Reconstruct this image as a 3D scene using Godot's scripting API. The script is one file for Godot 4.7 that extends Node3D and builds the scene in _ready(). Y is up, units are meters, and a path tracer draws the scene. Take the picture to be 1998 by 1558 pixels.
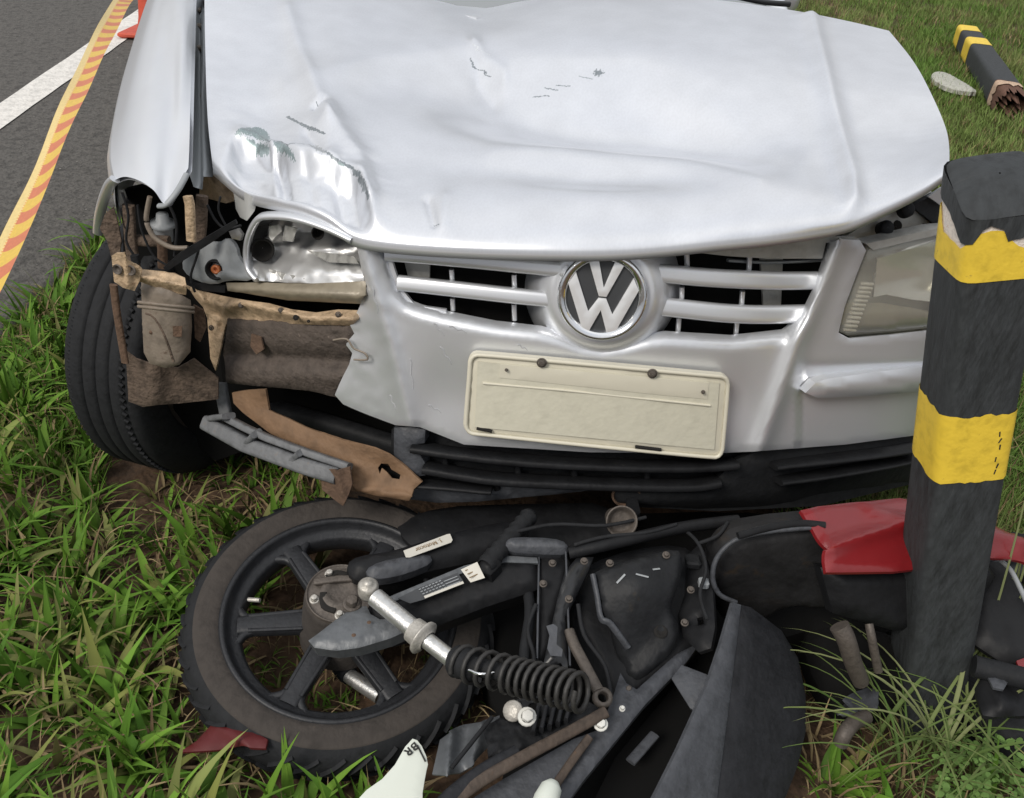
extends Node3D
# A silver hatchback with a crushed front corner stands over a fallen motorcycle on a grass verge.
const FOCAL := 1850.0      # focal length for a picture 1998 wide and 1558 high
var eye := Vector3(0, 1.27, 0)
var look := Basis(Vector3.RIGHT, deg_to_rad(-31.0)) * Basis(Vector3.BACK, deg_to_rad(4.5))
var org := Vector3.ZERO    # base of the thing that is being built
var rng := RandomNumberGenerator.new()
var noise := FastNoiseLite.new()
var mats := {}


# ---------- the scene ----------
func _ready() -> void:
	var cam := Camera3D.new()
	cam.name = "camera"
	cam.fov = rad_to_deg(2.0 * atan(779.0 / FOCAL))
	cam.far = 600.0
	cam.near = 0.05
	cam.transform = Transform3D(look, eye)
	add_child(cam)
	cam.current = true
	var env := Environment.new()
	# overcast sky: bright overhead, duller towards the horizon, soft cloud banks
	var clouds := FastNoiseLite.new()
	clouds.seed = 5
	clouds.frequency = 0.9
	clouds.fractal_octaves = 5
	var img := Image.create_empty(512, 256, false, Image.FORMAT_RGBF)
	for y in 256:
		var up := PI * (0.5 - (y + 0.5) / 256.0)
		for x in 512:
			var a := TAU * (x + 0.5) / 512.0
			var d := Vector3(cos(up) * sin(a), sin(up), cos(up) * cos(a))
			var h := maxf(0.0, d.y)
			var l := 0.36 + 0.78 * pow(h, 0.85)
			var n := clouds.get_noise_3d(d.x * 1.6 / (0.35 + h), 3.0, d.z * 1.6 / (0.35 + h))
			l *= 1.0 + 0.22 * n * smoothstep(0.0, 0.2, h)
			var c := Color(0.90, 0.95, 1.05).lerp(Color(1.0, 1.0, 1.0), clampf(0.55 + n, 0.0, 1.0)) * l
			if d.y < 0.0:
				c = Color(0.10, 0.11, 0.07)
			img.set_pixel(x, y, c)
	var psm := PanoramaSkyMaterial.new()
	psm.panorama = ImageTexture.create_from_image(img)
	psm.energy_multiplier = 0.84
	var sky := Sky.new()
	sky.sky_material = psm
	env.background_mode = Environment.BG_SKY
	env.sky = sky
	env.tonemap_mode = Environment.TONE_MAPPER_LINEAR
	env.tonemap_exposure = 1.0
	env.sdfgi_enabled = true
	env.ssao_enabled = true
	env.ssil_enabled = true
	var we := WorldEnvironment.new()
	we.name = "environment"
	we.environment = env
	add_child(we)
	var sun := DirectionalLight3D.new()
	sun.name = "sun"
	sun.light_energy = 0.72
	sun.light_color = Color(1.0, 0.97, 0.93)
	sun.light_angular_distance = 22.0
	sun.shadow_enabled = true
	sun.rotation_degrees = Vector3(-40, -38, 0)
	add_child(sun)
	rng.seed = 20240
	noise.seed = 11
	noise.frequency = 0.02
	make_materials()
	build_ground()
	build_car()
	build_bike()
	build_posts()
	build_loose()
	build_grass()

# ---------- sight lines to real places ----------
func ray(p: Vector2) -> Vector3:
	return look * Vector3((p.x - 999.0) / FOCAL, -(p.y - 779.0) / FOCAL, -1.0)
func at_height(p: Vector2, y: float) -> Vector3:
	var r := ray(p)
	return eye + r * ((y - eye.y) / r.y)
func at_z(p: Vector2, z: float) -> Vector3:
	var r := ray(p)
	return eye + r * (z / r.z)
func at_depth(p: Vector2, d: float) -> Vector3:
	return eye + ray(p) * d
func seen_at(p: Vector3) -> Vector2:
	var c := look.inverse() * (p - eye)
	return Vector2(999.0 - FOCAL * c.x / c.z, 779.0 + FOCAL * c.y / c.z)
# the front face of the car as a curved wall: z for each x and y
func nose_z(x: float, y: float) -> float:
	var dx := clampf(x - 0.14, -0.95, 0.95)
	return -1.345 - 0.12 * (y - 0.47) - 0.06 * dx - 0.33 * dx * dx - 0.35 * dx * dx * dx * dx
func nose(p: Vector2, off := 0.0) -> Vector3:
	var z := -1.36
	var q := Vector3.ZERO
	for k in 10:
		q = at_z(p, z)
		z = nose_z(q.x, q.y) + off
	return q
# maps for skin(): a height that changes evenly between three picture points
func slope_of(a: Vector2, ha: float, b: Vector2, hb: float, c: Vector2, hc: float) -> Vector3:
	var m := Basis(Vector3(a.x, b.x, c.x), Vector3(a.y, b.y, c.y), Vector3(1, 1, 1)).inverse()
	return Vector3(m.x.x * ha + m.y.x * hb + m.z.x * hc, m.x.y * ha + m.y.y * hb + m.z.y * hc, m.x.z * ha + m.y.z * hb + m.z.z * hc)
func lay(a: Vector2, ha: float, b: Vector2, hb: float, c: Vector2, hc: float) -> Callable:
	var s := slope_of(a, ha, b, hb, c, hc)
	return func(p: Vector2) -> Vector3: return at_height(p, s.x * p.x + s.y * p.y + s.z)
func on_nose(off: float) -> Callable:
	return func(p: Vector2) -> Vector3: return nose(p, off)
func on_z(z: float) -> Callable:
	return func(p: Vector2) -> Vector3: return at_z(p, z)
func V(x: float, y: float) -> Vector2:
	return Vector2(x, y)
func pts(a: Array) -> PackedVector2Array:
	var r := PackedVector2Array()
	for k in range(0, a.size(), 2):
		r.append(Vector2(a[k], a[k + 1]))
	return r
func lift(a: Array, fn: Callable) -> PackedVector3Array:
	var r := PackedVector3Array()
	for p in pts(a):
		r.append(fn.call(p))
	return r
# triples x, y, height in the picture to points
func trace(a: Array) -> PackedVector3Array:
	var r := PackedVector3Array()
	for k in range(0, a.size(), 3):
		r.append(at_height(Vector2(a[k], a[k + 1]), a[k + 2]))
	return r

# ---------- mesh builder ----------
class Shape:
	var v := PackedVector3Array()
	var n := PackedInt32Array()
	var uv := PackedVector2Array()
	var col := PackedColorArray()
	func tri(a: int, b: int, c: int) -> void:
		n.append(a); n.append(b); n.append(c)
	func quad(a: int, b: int, c: int, d: int) -> void:
		tri(a, b, c); tri(a, c, d)
	func grid(rows: Array, close := false) -> void:
		var w: int = rows[0].size()
		var s := v.size()
		for r in rows:
			v.append_array(r)
		for j in rows.size() - 1:
			for i in (w if close else w - 1):
				var i2 := (i + 1) % w
				quad(s + j * w + i, s + j * w + i2, s + (j + 1) * w + i2, s + (j + 1) * w + i)
	func fan(ring: PackedVector3Array, flip := false) -> void:
		var s := v.size()
		var c := Vector3.ZERO
		for p in ring:
			c += p
		v.append(c / ring.size())
		v.append_array(ring)
		for i in ring.size():
			var j := (i + 1) % ring.size()
			if flip:
				tri(s, s + 1 + j, s + 1 + i)
			else:
				tri(s, s + 1 + i, s + 1 + j)
	func add(o: Shape) -> void:
		var s := v.size()
		v.append_array(o.v)
		for k in o.n:
			n.append(s + k)
		if o.uv.size():
			uv.append_array(o.uv)
	func normals() -> PackedVector3Array:
		var r := PackedVector3Array()
		r.resize(v.size())
		for k in range(0, n.size(), 3):
			var a := v[n[k]]
			var f := (v[n[k + 2]] - a).cross(v[n[k + 1]] - a)
			r[n[k]] += f; r[n[k + 1]] += f; r[n[k + 2]] += f
		for k in r.size():
			r[k] = r[k].normalized() if r[k].length_squared() > 0.0 else Vector3.UP
		return r
	func mesh(base: Vector3) -> ArrayMesh:
		var a := []
		a.resize(Mesh.ARRAY_MAX)
		a[Mesh.ARRAY_NORMAL] = normals()
		var q := PackedVector3Array()
		q.resize(v.size())
		for k in v.size():
			q[k] = v[k] - base
		a[Mesh.ARRAY_VERTEX] = q
		a[Mesh.ARRAY_INDEX] = n
		if uv.size() == v.size():
			a[Mesh.ARRAY_TEX_UV] = uv
		if col.size() == v.size():
			a[Mesh.ARRAY_COLOR] = col
		var m := ArrayMesh.new()
		m.add_surface_from_arrays(Mesh.PRIMITIVE_TRIANGLES, a)
		return m

func edge_distance(p: Vector2, o: PackedVector2Array) -> float:
	var d := 1e9
	for k in o.size():
		d = minf(d, p.distance_squared_to(Geometry2D.get_closest_point_to_segment(p, o[k], o[(k + 1) % o.size()])))
	return sqrt(d)
func densify(o: PackedVector2Array, step: float) -> PackedVector2Array:
	var r := PackedVector2Array()
	for k in o.size():
		var a := o[k]
		var b := o[(k + 1) % o.size()]
		var c := maxi(1, roundi(a.distance_to(b) / step))
		for i in c:
			r.append(a.lerp(b, float(i) / c))
	return r
func rounded(o: PackedVector2Array, times := 2) -> PackedVector2Array:  # cuts corners
	for t in times:
		var r := PackedVector2Array()
		for k in o.size():
			var a := o[k]
			var b := o[(k + 1) % o.size()]
			r.append(a.lerp(b, 0.25)); r.append(a.lerp(b, 0.75))
		o = r
	return o
# a panel with the given outline, laid on the surface fn, with thickness and softened rim
func skin(o: PackedVector2Array, fn: Callable, thick := 0.003, step := 14.0, rim := 0.0, drop := 0.0, holes: Array = []) -> Shape:
	var e := densify(o, step)
	var p := e.duplicate()
	for h in holes:
		p.append_array(densify(h, step * 0.7))
	var box := Rect2(o[0], Vector2.ZERO)
	for q in o:
		box = box.expand(q)
	var y := box.position.y + step * 0.5
	var odd := false
	while y < box.end.y:
		var x := box.position.x + (step * 0.5 if odd else 0.0)
		while x < box.end.x:
			var q := Vector2(x, y) + Vector2(sin(x * 1.7 + y), cos(y * 1.3 + x)) * step * 0.06
			if Geometry2D.is_point_in_polygon(q, o) and edge_distance(q, o) > step * 0.5:
				var ok := true
				for h in holes:
					if Geometry2D.is_point_in_polygon(q, h) or edge_distance(q, h) < step * 0.4:
						ok = false
				if ok:
					p.append(q)
			x += step
		y += step * 0.87
		odd = not odd
	var t := Geometry2D.triangulate_delaunay(p)
	var s := Shape.new()
	for q in p:
		s.v.append(fn.call(q))
	for k in range(0, t.size(), 3):
		var c := (p[t[k]] + p[t[k + 1]] + p[t[k + 2]]) / 3.0
		if not Geometry2D.is_point_in_polygon(c, o):
			continue
		var inside := false
		for h in holes:
			inside = inside or Geometry2D.is_point_in_polygon(c, h)
		if inside:
			continue
		var a := s.v[t[k]]
		var f := (s.v[t[k + 2]] - a).cross(s.v[t[k + 1]] - a)
		if f.dot(eye - a) > 0.0:
			s.tri(t[k], t[k + 1], t[k + 2])
		else:
			s.tri(t[k], t[k + 2], t[k + 1])
	var nn := s.normals()
	if rim > 0.0:
		for k in p.size():
			var d := edge_distance(p[k], o)
			for h in holes:
				d = minf(d, edge_distance(p[k], h))
			if d < rim:
				var u := 1.0 - d / rim
				s.v[k] -= nn[k] * drop * (1.0 - sqrt(maxf(0.0, 1.0 - u * u)))
	if thick > 0.0:
		var count := {}
		for k in range(0, s.n.size(), 3):
			for i in 3:
				var a := s.n[k + i]
				var b := s.n[k + (i + 1) % 3]
				if count.has(Vector2i(b, a)):
					count.erase(Vector2i(b, a))
				else:
					count[Vector2i(a, b)] = true
		var m := s.v.size()
		var last := s.n.size()
		for k in m:
			s.v.append(s.v[k] - nn[k] * thick)
		for k in range(0, last, 3):
			s.tri(s.n[k] + m, s.n[k + 2] + m, s.n[k + 1] + m)
		for q: Vector2i in count:
			var z := s.v.size()
			s.v.append(s.v[q.x]); s.v.append(s.v[q.y]); s.v.append(s.v[q.y + m]); s.v.append(s.v[q.x + m])
			s.quad(z, z + 3, z + 2, z + 1)
	return s
func spline(p: PackedVector3Array, each := 6) -> PackedVector3Array:
	if p.size() < 3:
		return p
	var r := PackedVector3Array()
	for k in p.size() - 1:
		var a := p[maxi(k - 1, 0)]
		var d := p[mini(k + 2, p.size() - 1)]
		for i in each:
			r.append(p[k].cubic_interpolate(p[k + 1], a, d, float(i) / each))
	r.append(p[p.size() - 1])
	return r
# a bar swept along a path; the section is half w wide and half t thick, up gives the thin direction; power 2 round, 6 nearly square
func sweep(path: PackedVector3Array, w: float, t: float, up: Vector3, power := 2.6, sides := 12, ends := [1.0, 1.0]) -> Shape:
	var s := Shape.new()
	var rows := []
	for k in path.size():
		var d := (path[mini(k + 1, path.size() - 1)] - path[maxi(k - 1, 0)]).normalized()
		var x := d.cross(up).normalized()
		var u := x.cross(d).normalized()
		var f: float = lerpf(ends[0], ends[1], float(k) / maxi(1, path.size() - 1))
		var row := PackedVector3Array()
		for i in sides:
			var a := TAU * (i + 0.5) / sides
			var c := cos(a)
			var q := sin(a)
			row.append(path[k] + x * (signf(c) * pow(absf(c), 2.0 / power) * w * f) + u * (signf(q) * pow(absf(q), 2.0 / power) * t * f))
		rows.append(row)
	s.grid(rows, true)
	s.fan(rows[0], true)
	s.fan(rows[rows.size() - 1])
	return s
func tube(path: PackedVector3Array, r: float, sides := 10) -> Shape:
	var d := (path[path.size() - 1] - path[0]).normalized()
	var up := Vector3.UP if absf(d.y) < 0.9 else Vector3.RIGHT
	return sweep(path, r, r, up, 2.0, sides)
# profile points are (radius, distance along the axis)
func lathe(o: Vector3, axis: Vector3, prof: Array, sides := 40) -> Shape:
	var s := Shape.new()
	axis = axis.normalized()
	var x := axis.cross(Vector3.RIGHT if absf(axis.x) < 0.8 else Vector3.UP).normalized()
	var z := x.cross(axis)
	var rows := []
	for q in prof:
		var row := PackedVector3Array()
		for i in sides:
			var a := TAU * i / sides
			row.append(o + axis * q[1] + (x * cos(a) + z * sin(a)) * maxf(q[0], 0.0003))
		rows.append(row)
	s.grid(rows, true)
	return s
# bolt head: hexagon with washer
func bolt(o: Vector3, axis: Vector3, r: float, h: float) -> Shape:
	var s := lathe(o, axis, [[r * 1.5, 0], [r * 1.5, h * 0.25], [r * 1.3, h * 0.3], [r, h * 0.3]], 14)
	var hx := lathe(o, axis, [[r, h * 0.3], [r, h * 0.9], [r * 0.8, h], [0, h]], 6)
	s.add(hx)
	return s
func block(a: Vector3, b: Vector3, r := 0.0) -> Shape:   # box between two corners with cut edges
	var lo := a.min(b)
	var hi := a.max(b)
	var s := Shape.new()
	var rows := []
	for q in [[lo.y, r], [lo.y + r, 0.0], [hi.y - r, 0.0], [hi.y, r]]:
		var row := PackedVector3Array()
		var i: float = q[1]
		for c in [[lo.x + i, lo.z + i + r], [lo.x + i + r, lo.z + i], [hi.x - i - r, lo.z + i], [hi.x - i, lo.z + i + r], [hi.x - i, hi.z - i - r], [hi.x - i - r, hi.z - i], [lo.x + i + r, hi.z - i], [lo.x + i, hi.z - i - r]]:
			row.append(Vector3(c[0], q[0], c[1]))
		rows.append(row)
	for k in 3:
		for i in 8:
			var j := (i + 1) % 8
			var z := s.v.size()
			s.v.append_array([rows[k][i], rows[k][j], rows[k + 1][j], rows[k + 1][i]])
			s.quad(z, z + 1, z + 2, z + 3)
	s.fan(rows[0], true)
	s.fan(rows[3])
	return s

# ---------- nodes ----------
func part(called: String, s: Shape, m: Material, parent: Node) -> MeshInstance3D:
	var o := MeshInstance3D.new()
	o.name = called
	o.mesh = s.mesh(org)
	o.material_override = m
	parent.add_child(o, true)
	return o
var taken := {}
func numbered(called: String) -> String:
	taken[called] = taken.get(called, -1) + 1
	return called if taken[called] == 0 else "%s_%03d" % [called, taken[called]]
func thing(called: String, label: String, category: String, base: Vector3, group := "") -> Node3D:
	var o := Node3D.new()
	o.name = numbered(called)
	o.position = base
	add_child(o)
	tag(o, label, category, group)
	org = base
	return o
func tag(o: Node, label: String, category: String, group := "") -> void:
	o.set_meta("label", label)
	o.set_meta("category", category)
	if group:
		o.set_meta("group", group)
func single(called: String, label: String, category: String, s: Shape, m: Material, group := "") -> MeshInstance3D:
	var lo := s.v[0]
	var sum := Vector3.ZERO
	for q in s.v:
		lo = lo.min(q)
		sum += q
	org = Vector3(sum.x / s.v.size(), lo.y, sum.z / s.v.size())
	var o := part(numbered(called), s, m, self)
	o.position = org
	tag(o, label, category, group)
	return o
func setting(called: String, s: Shape, m: Material) -> MeshInstance3D:
	org = Vector3.ZERO
	var o := part(numbered(called), s, m, self)
	o.set_meta("kind", "structure")
	return o

# ---------- materials ----------
func grain(c: Color, vary: float, freq: float, spot: Color, spot_share: float, sd: int) -> NoiseTexture2D:
	var f := FastNoiseLite.new()
	f.seed = sd
	f.frequency = freq
	f.fractal_octaves = 5
	f.fractal_gain = 0.6
	var g := Gradient.new()
	g.offsets = PackedFloat32Array([0.0, 0.3, 0.55, clampf(1.0 - spot_share, 0.56, 0.98), 1.0])
	g.colors = PackedColorArray([c * (1.0 - vary), c * (1.0 - vary * 0.4), c * (1.0 + vary * 0.3), c * (1.0 + vary * 0.5), spot if spot_share > 0.0 else c * (1.0 + vary)])
	for k in 5:
		var q := g.get_color(k)
		q.a = 1.0
		g.set_color(k, q.linear_to_srgb())
	var t := NoiseTexture2D.new()
	t.width = 256
	t.height = 256
	t.seamless = true
	t.noise = f
	t.color_ramp = g
	return t
var bump_tex := {}
func bumps(freq: float) -> NoiseTexture2D:
	if not bump_tex.has(freq):
		var f := FastNoiseLite.new()
		f.seed = 77
		f.frequency = freq
		f.fractal_octaves = 4
		var t := NoiseTexture2D.new()
		t.width = 256
		t.height = 256
		t.seamless = true
		t.as_normal_map = true
		t.bump_strength = 6.0
		t.noise = f
		bump_tex[freq] = t
	return bump_tex[freq]
# c and spot are linear, real-world base colours
func stuff(key: String, c: Color, rough := 0.6, metal := 0.0, vary := 0.25, scale := 4.0, bump := 0.0, spot := Color.BLACK, share := 0.0) -> StandardMaterial3D:
	var m := StandardMaterial3D.new()
	m.resource_name = key
	m.albedo_texture = grain(c, vary, 0.02, spot, share, key.hash() % 1000)
	m.uv1_triplanar = true
	m.uv1_world_triplanar = true
	m.uv1_scale = Vector3.ONE * scale
	m.roughness = rough
	m.metallic = metal
	if bump > 0.0:
		m.normal_enabled = true
		m.normal_texture = bumps(0.05)
		m.normal_scale = bump
	mats[key] = m
	return m
func plain(key: String, c: Color, rough := 0.5, metal := 0.0) -> StandardMaterial3D:
	var m := StandardMaterial3D.new()
	m.resource_name = key
	m.albedo_color = c.linear_to_srgb()
	m.roughness = rough
	m.metallic = metal
	mats[key] = m
	return m
func make_materials() -> void:
	var s := stuff("silver_paint", Color(0.735, 0.755, 0.79), 0.37, 0.6, 0.03, 1.3)
	s.clearcoat_enabled = true
	s.clearcoat = 0.35
	s.clearcoat_roughness = 0.12
	plain("paint_dark", Color(0.35, 0.37, 0.38), 0.45, 0.5)
	plain("chrome", Color(0.86, 0.87, 0.88), 0.12, 1.0)
	plain("reflector", Color(0.9, 0.9, 0.89), 0.28, 0.75)
	plain("badge_letter", Color(0.85, 0.86, 0.87), 0.3, 0.45)
	plain("lamp_bowl", Color(0.74, 0.72, 0.62), 0.2, 0.85)
	plain("badge_dark", Color(0.055, 0.058, 0.062), 0.4, 0.2)
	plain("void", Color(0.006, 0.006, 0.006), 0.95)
	plain("black_gloss", Color(0.018, 0.019, 0.021), 0.3)
	plain("hole", Color(0.01, 0.009, 0.008), 0.9)
	stuff("black_plastic", Color(0.014, 0.0145, 0.016), 0.5, 0.0, 0.35, 3.0, 0.15, Color(0.05, 0.045, 0.038), 0.05)
	stuff("bumper_black", Color(0.018, 0.019, 0.021), 0.6, 0.0, 0.3, 5.0, 0.2, Color(0.08, 0.075, 0.065), 0.05)
	stuff("grey_plastic", Color(0.056, 0.06, 0.069), 0.55, 0.0, 0.4, 6.0, 0.3, Color(0.11, 0.1, 0.088), 0.12)
	stuff("swing_grey", Color(0.105, 0.113, 0.122), 0.45, 0.2, 0.25, 6.0, 0.2, Color(0.06, 0.05, 0.045), 0.06)
	stuff("slate_plastic", Color(0.021, 0.022, 0.025), 0.55, 0.0, 0.4, 5.0, 0.35, Color(0.05, 0.05, 0.05), 0.05)
	stuff("bracket_grey", Color(0.3, 0.32, 0.335), 0.5, 0.0, 0.15, 5.0, 0.1)
	stuff("strip_grey", Color(0.135, 0.14, 0.147), 0.6, 0.0, 0.4, 7.0, 0.3, Color(0.2, 0.13, 0.085), 0.2)
	stuff("tyre_rubber", Color(0.02, 0.021, 0.023), 0.75, 0.0, 0.3, 8.0, 0.25, Color(0.06, 0.055, 0.05), 0.08)
	stuff("wheel_paint", Color(0.024, 0.0255, 0.029), 0.5, 0.2, 0.3, 9.0, 0.2, Color(0.1, 0.09, 0.08), 0.08)
	stuff("muddy_rubber", Color(0.046, 0.039, 0.034), 0.9, 0.0, 0.3, 6.0, 0.3, Color(0.12, 0.09, 0.065), 0.12)
	stuff("hub_metal", Color(0.105, 0.09, 0.078), 0.6, 0.3, 0.35, 14.0, 0.4, Color(0.07, 0.05, 0.04), 0.15)
	stuff("alloy", Color(0.62, 0.62, 0.61), 0.38, 0.85, 0.2, 12.0, 0.25, Color(0.2, 0.18, 0.16), 0.08)
	stuff("worn_alloy", Color(0.5, 0.48, 0.44), 0.5, 0.5, 0.3, 15.0, 0.4, Color(0.16, 0.13, 0.1), 0.15)
	stuff("spring_steel", Color(0.04, 0.039, 0.038), 0.55, 0.2, 0.3, 12.0, 0.2, Color(0.16, 0.11, 0.07), 0.1)
	stuff("tan_primer", Color(0.18, 0.108, 0.06), 0.75, 0.0, 0.4, 4.0, 0.35, Color(0.09, 0.06, 0.042), 0.2)
	stuff("cream_metal", Color(0.46, 0.34, 0.22), 0.6, 0.1, 0.55, 8.0, 0.6, Color(0.18, 0.10, 0.06), 0.25)
	stuff("rust", Color(0.12, 0.075, 0.05), 0.9, 0.1, 0.45, 8.0, 0.6, Color(0.07, 0.04, 0.03), 0.25)
	stuff("beam_steel", Color(0.085, 0.068, 0.057), 0.8, 0.1, 0.5, 7.0, 0.7, Color(0.26, 0.21, 0.17), 0.16)
	stuff("mud_liner", Color(0.11, 0.08, 0.06), 0.95, 0.0, 0.6, 6.0, 0.8, Color(0.07, 0.05, 0.04), 0.2)
	stuff("dirty_bottle", Color(0.21, 0.175, 0.14), 0.55, 0.0, 0.3, 5.0, 0.2, Color(0.14, 0.10, 0.075), 0.2)
	stuff("plate_beige", Color(0.62, 0.60, 0.49), 0.5, 0.0, 0.08, 4.0, 0.1)
	plain("plate_frame", Color(0.66, 0.63, 0.52), 0.4)
	plain("dark_red", Color(0.09, 0.008, 0.009), 0.6)
	stuff("lens_brown", Color(0.27, 0.235, 0.175), 0.4, 0.1, 0.25, 6.0, 0.2)
	stuff("lens_olive", Color(0.2, 0.18, 0.11), 0.3, 0.2, 0.15, 6.0, 0.1)
	stuff("lens_yellowed", Color(0.56, 0.54, 0.44), 0.35, 0.3, 0.12, 5.0, 0.1)
	stuff("bay_metal", Color(0.45, 0.45, 0.43), 0.5, 0.3, 0.2, 4.0, 0.2, Color(0.2, 0.18, 0.16), 0.12)
	stuff("red_fairing", Color(0.21, 0.009, 0.012), 0.25, 0.0, 0.08, 3.0)
	mats["red_fairing"].clearcoat_enabled = true
	mats["red_fairing"].clearcoat = 0.5
	stuff("post_black", Color(0.03, 0.034, 0.037), 0.75, 0.0, 0.5, 4.0, 0.3, Color(0.085, 0.082, 0.078), 0.12)
	mats["post_black"].uv1_scale = Vector3(7, 1.2, 7)
	stuff("band_yellow", Color(0.80, 0.57, 0.055), 0.55, 0.0, 0.2, 6.0, 0.10, Color(0.38, 0.25, 0.06), 0.10)
	stuff("broken_wood", Color(0.5, 0.36, 0.26), 0.9, 0.0, 0.4, 10.0, 0.6, Color(0.2, 0.09, 0.05), 0.2)
	stuff("dark_wood", Color(0.12, 0.06, 0.04), 0.95, 0.0, 0.5, 9.0, 0.6)
	stuff("torn_white", Color(0.72, 0.66, 0.6), 0.9, 0.0, 0.2, 20.0, 0.5, Color(0.45, 0.25, 0.15), 0.25)
	stuff("stone_grey", Color(0.42, 0.42, 0.37), 0.9, 0.0, 0.3, 8.0, 0.6, Color(0.2, 0.2, 0.15), 0.15)
	stuff("cone_orange", Color(0.55, 0.085, 0.045), 0.55, 0.0, 0.15, 4.0)
	stuff("seat_mud", Color(0.017, 0.017, 0.018), 0.6, 0.0, 0.4, 2.0, 0.2, Color(0.055, 0.034, 0.018), 0.3)
	stuff("box_black", Color(0.017, 0.018, 0.02), 0.5, 0.0, 0.4, 4.0, 0.2, Color(0.045, 0.034, 0.022), 0.14)
	stuff("rail_brown", Color(0.07, 0.052, 0.04), 0.7, 0.1, 0.5, 9.0, 0.4, Color(0.14, 0.075, 0.04), 0.12)
	plain("label_white", Color(0.6, 0.58, 0.52), 0.5)
	plain("label_pale", Color(0.62, 0.66, 0.6), 0.5)
	plain("ink", Color(0.02, 0.02, 0.02), 0.6)
	plain("ink_brown", Color(0.28, 0.2, 0.12), 0.6)
	plain("white_plastic", Color(0.7, 0.7, 0.66), 0.45)
	plain("amber", Color(0.5, 0.16, 0.06), 0.35)
	var g := plain("glass_dark", Color(0.05, 0.06, 0.065), 0.06)
	g.metallic_specular = 0.6
	plain("windscreen_glass", Color(0.34, 0.36, 0.37), 0.15, 0.5)
	plain("scuff", Color(0.42, 0.43, 0.45), 0.6)
	var l := plain("clear_lens", Color(0.95, 0.94, 0.86), 0.08)
	l.transparency = BaseMaterial3D.TRANSPARENCY_ALPHA
	l.albedo_color.a = 0.12
	var fl := plain("film", Color(0.55, 0.56, 0.55), 0.4)
	fl.transparency = BaseMaterial3D.TRANSPARENCY_ALPHA
	fl.albedo_color.a = 0.75
	for k in ["black_plastic", "bumper_black", "box_black", "seat_mud", "tyre_rubber", "slate_plastic", "void"]:
		mats[k].metallic_specular = 0.3

# ---------- the car ----------
func along(line: PackedVector3Array, u: float) -> Vector3:
	var total := 0.0
	for k in line.size() - 1:
		total += line[k].distance_to(line[k + 1])
	var want := clampf(u, 0.0, 1.0) * total
	for k in line.size() - 1:
		var d := line[k].distance_to(line[k + 1])
		if want <= d or k == line.size() - 2:
			return line[k].lerp(line[k + 1], clampf(want / maxf(d, 1e-6), 0.0, 1.0))
		want -= d
	return line[line.size() - 1]
func ridge(p: Vector2, a: Array, w: float) -> float:   # 1 on a broken line, falling to 0 away from it
	var d := 1e9
	var l := pts(a)
	for k in l.size() - 1:
		d = minf(d, p.distance_to(Geometry2D.get_closest_point_to_segment(p, l[k], l[k + 1])))
	return exp(-pow(d / w, 1.6))
func crease(p: Vector2, a: Array, w: float) -> float:   # like ridge() but sharp
	var d := 1e9
	var l := pts(a)
	for k in l.size() - 1:
		d = minf(d, p.distance_to(Geometry2D.get_closest_point_to_segment(p, l[k], l[k + 1])))
	return exp(-d / w)
func hollow(p: Vector2, c: Vector2, sx: float, sy: float, turn: float) -> float:
	var q := (p - c).rotated(-turn)
	return exp(-pow(q.x / sx, 2.0) - pow(q.y / sy, 2.0))
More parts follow.
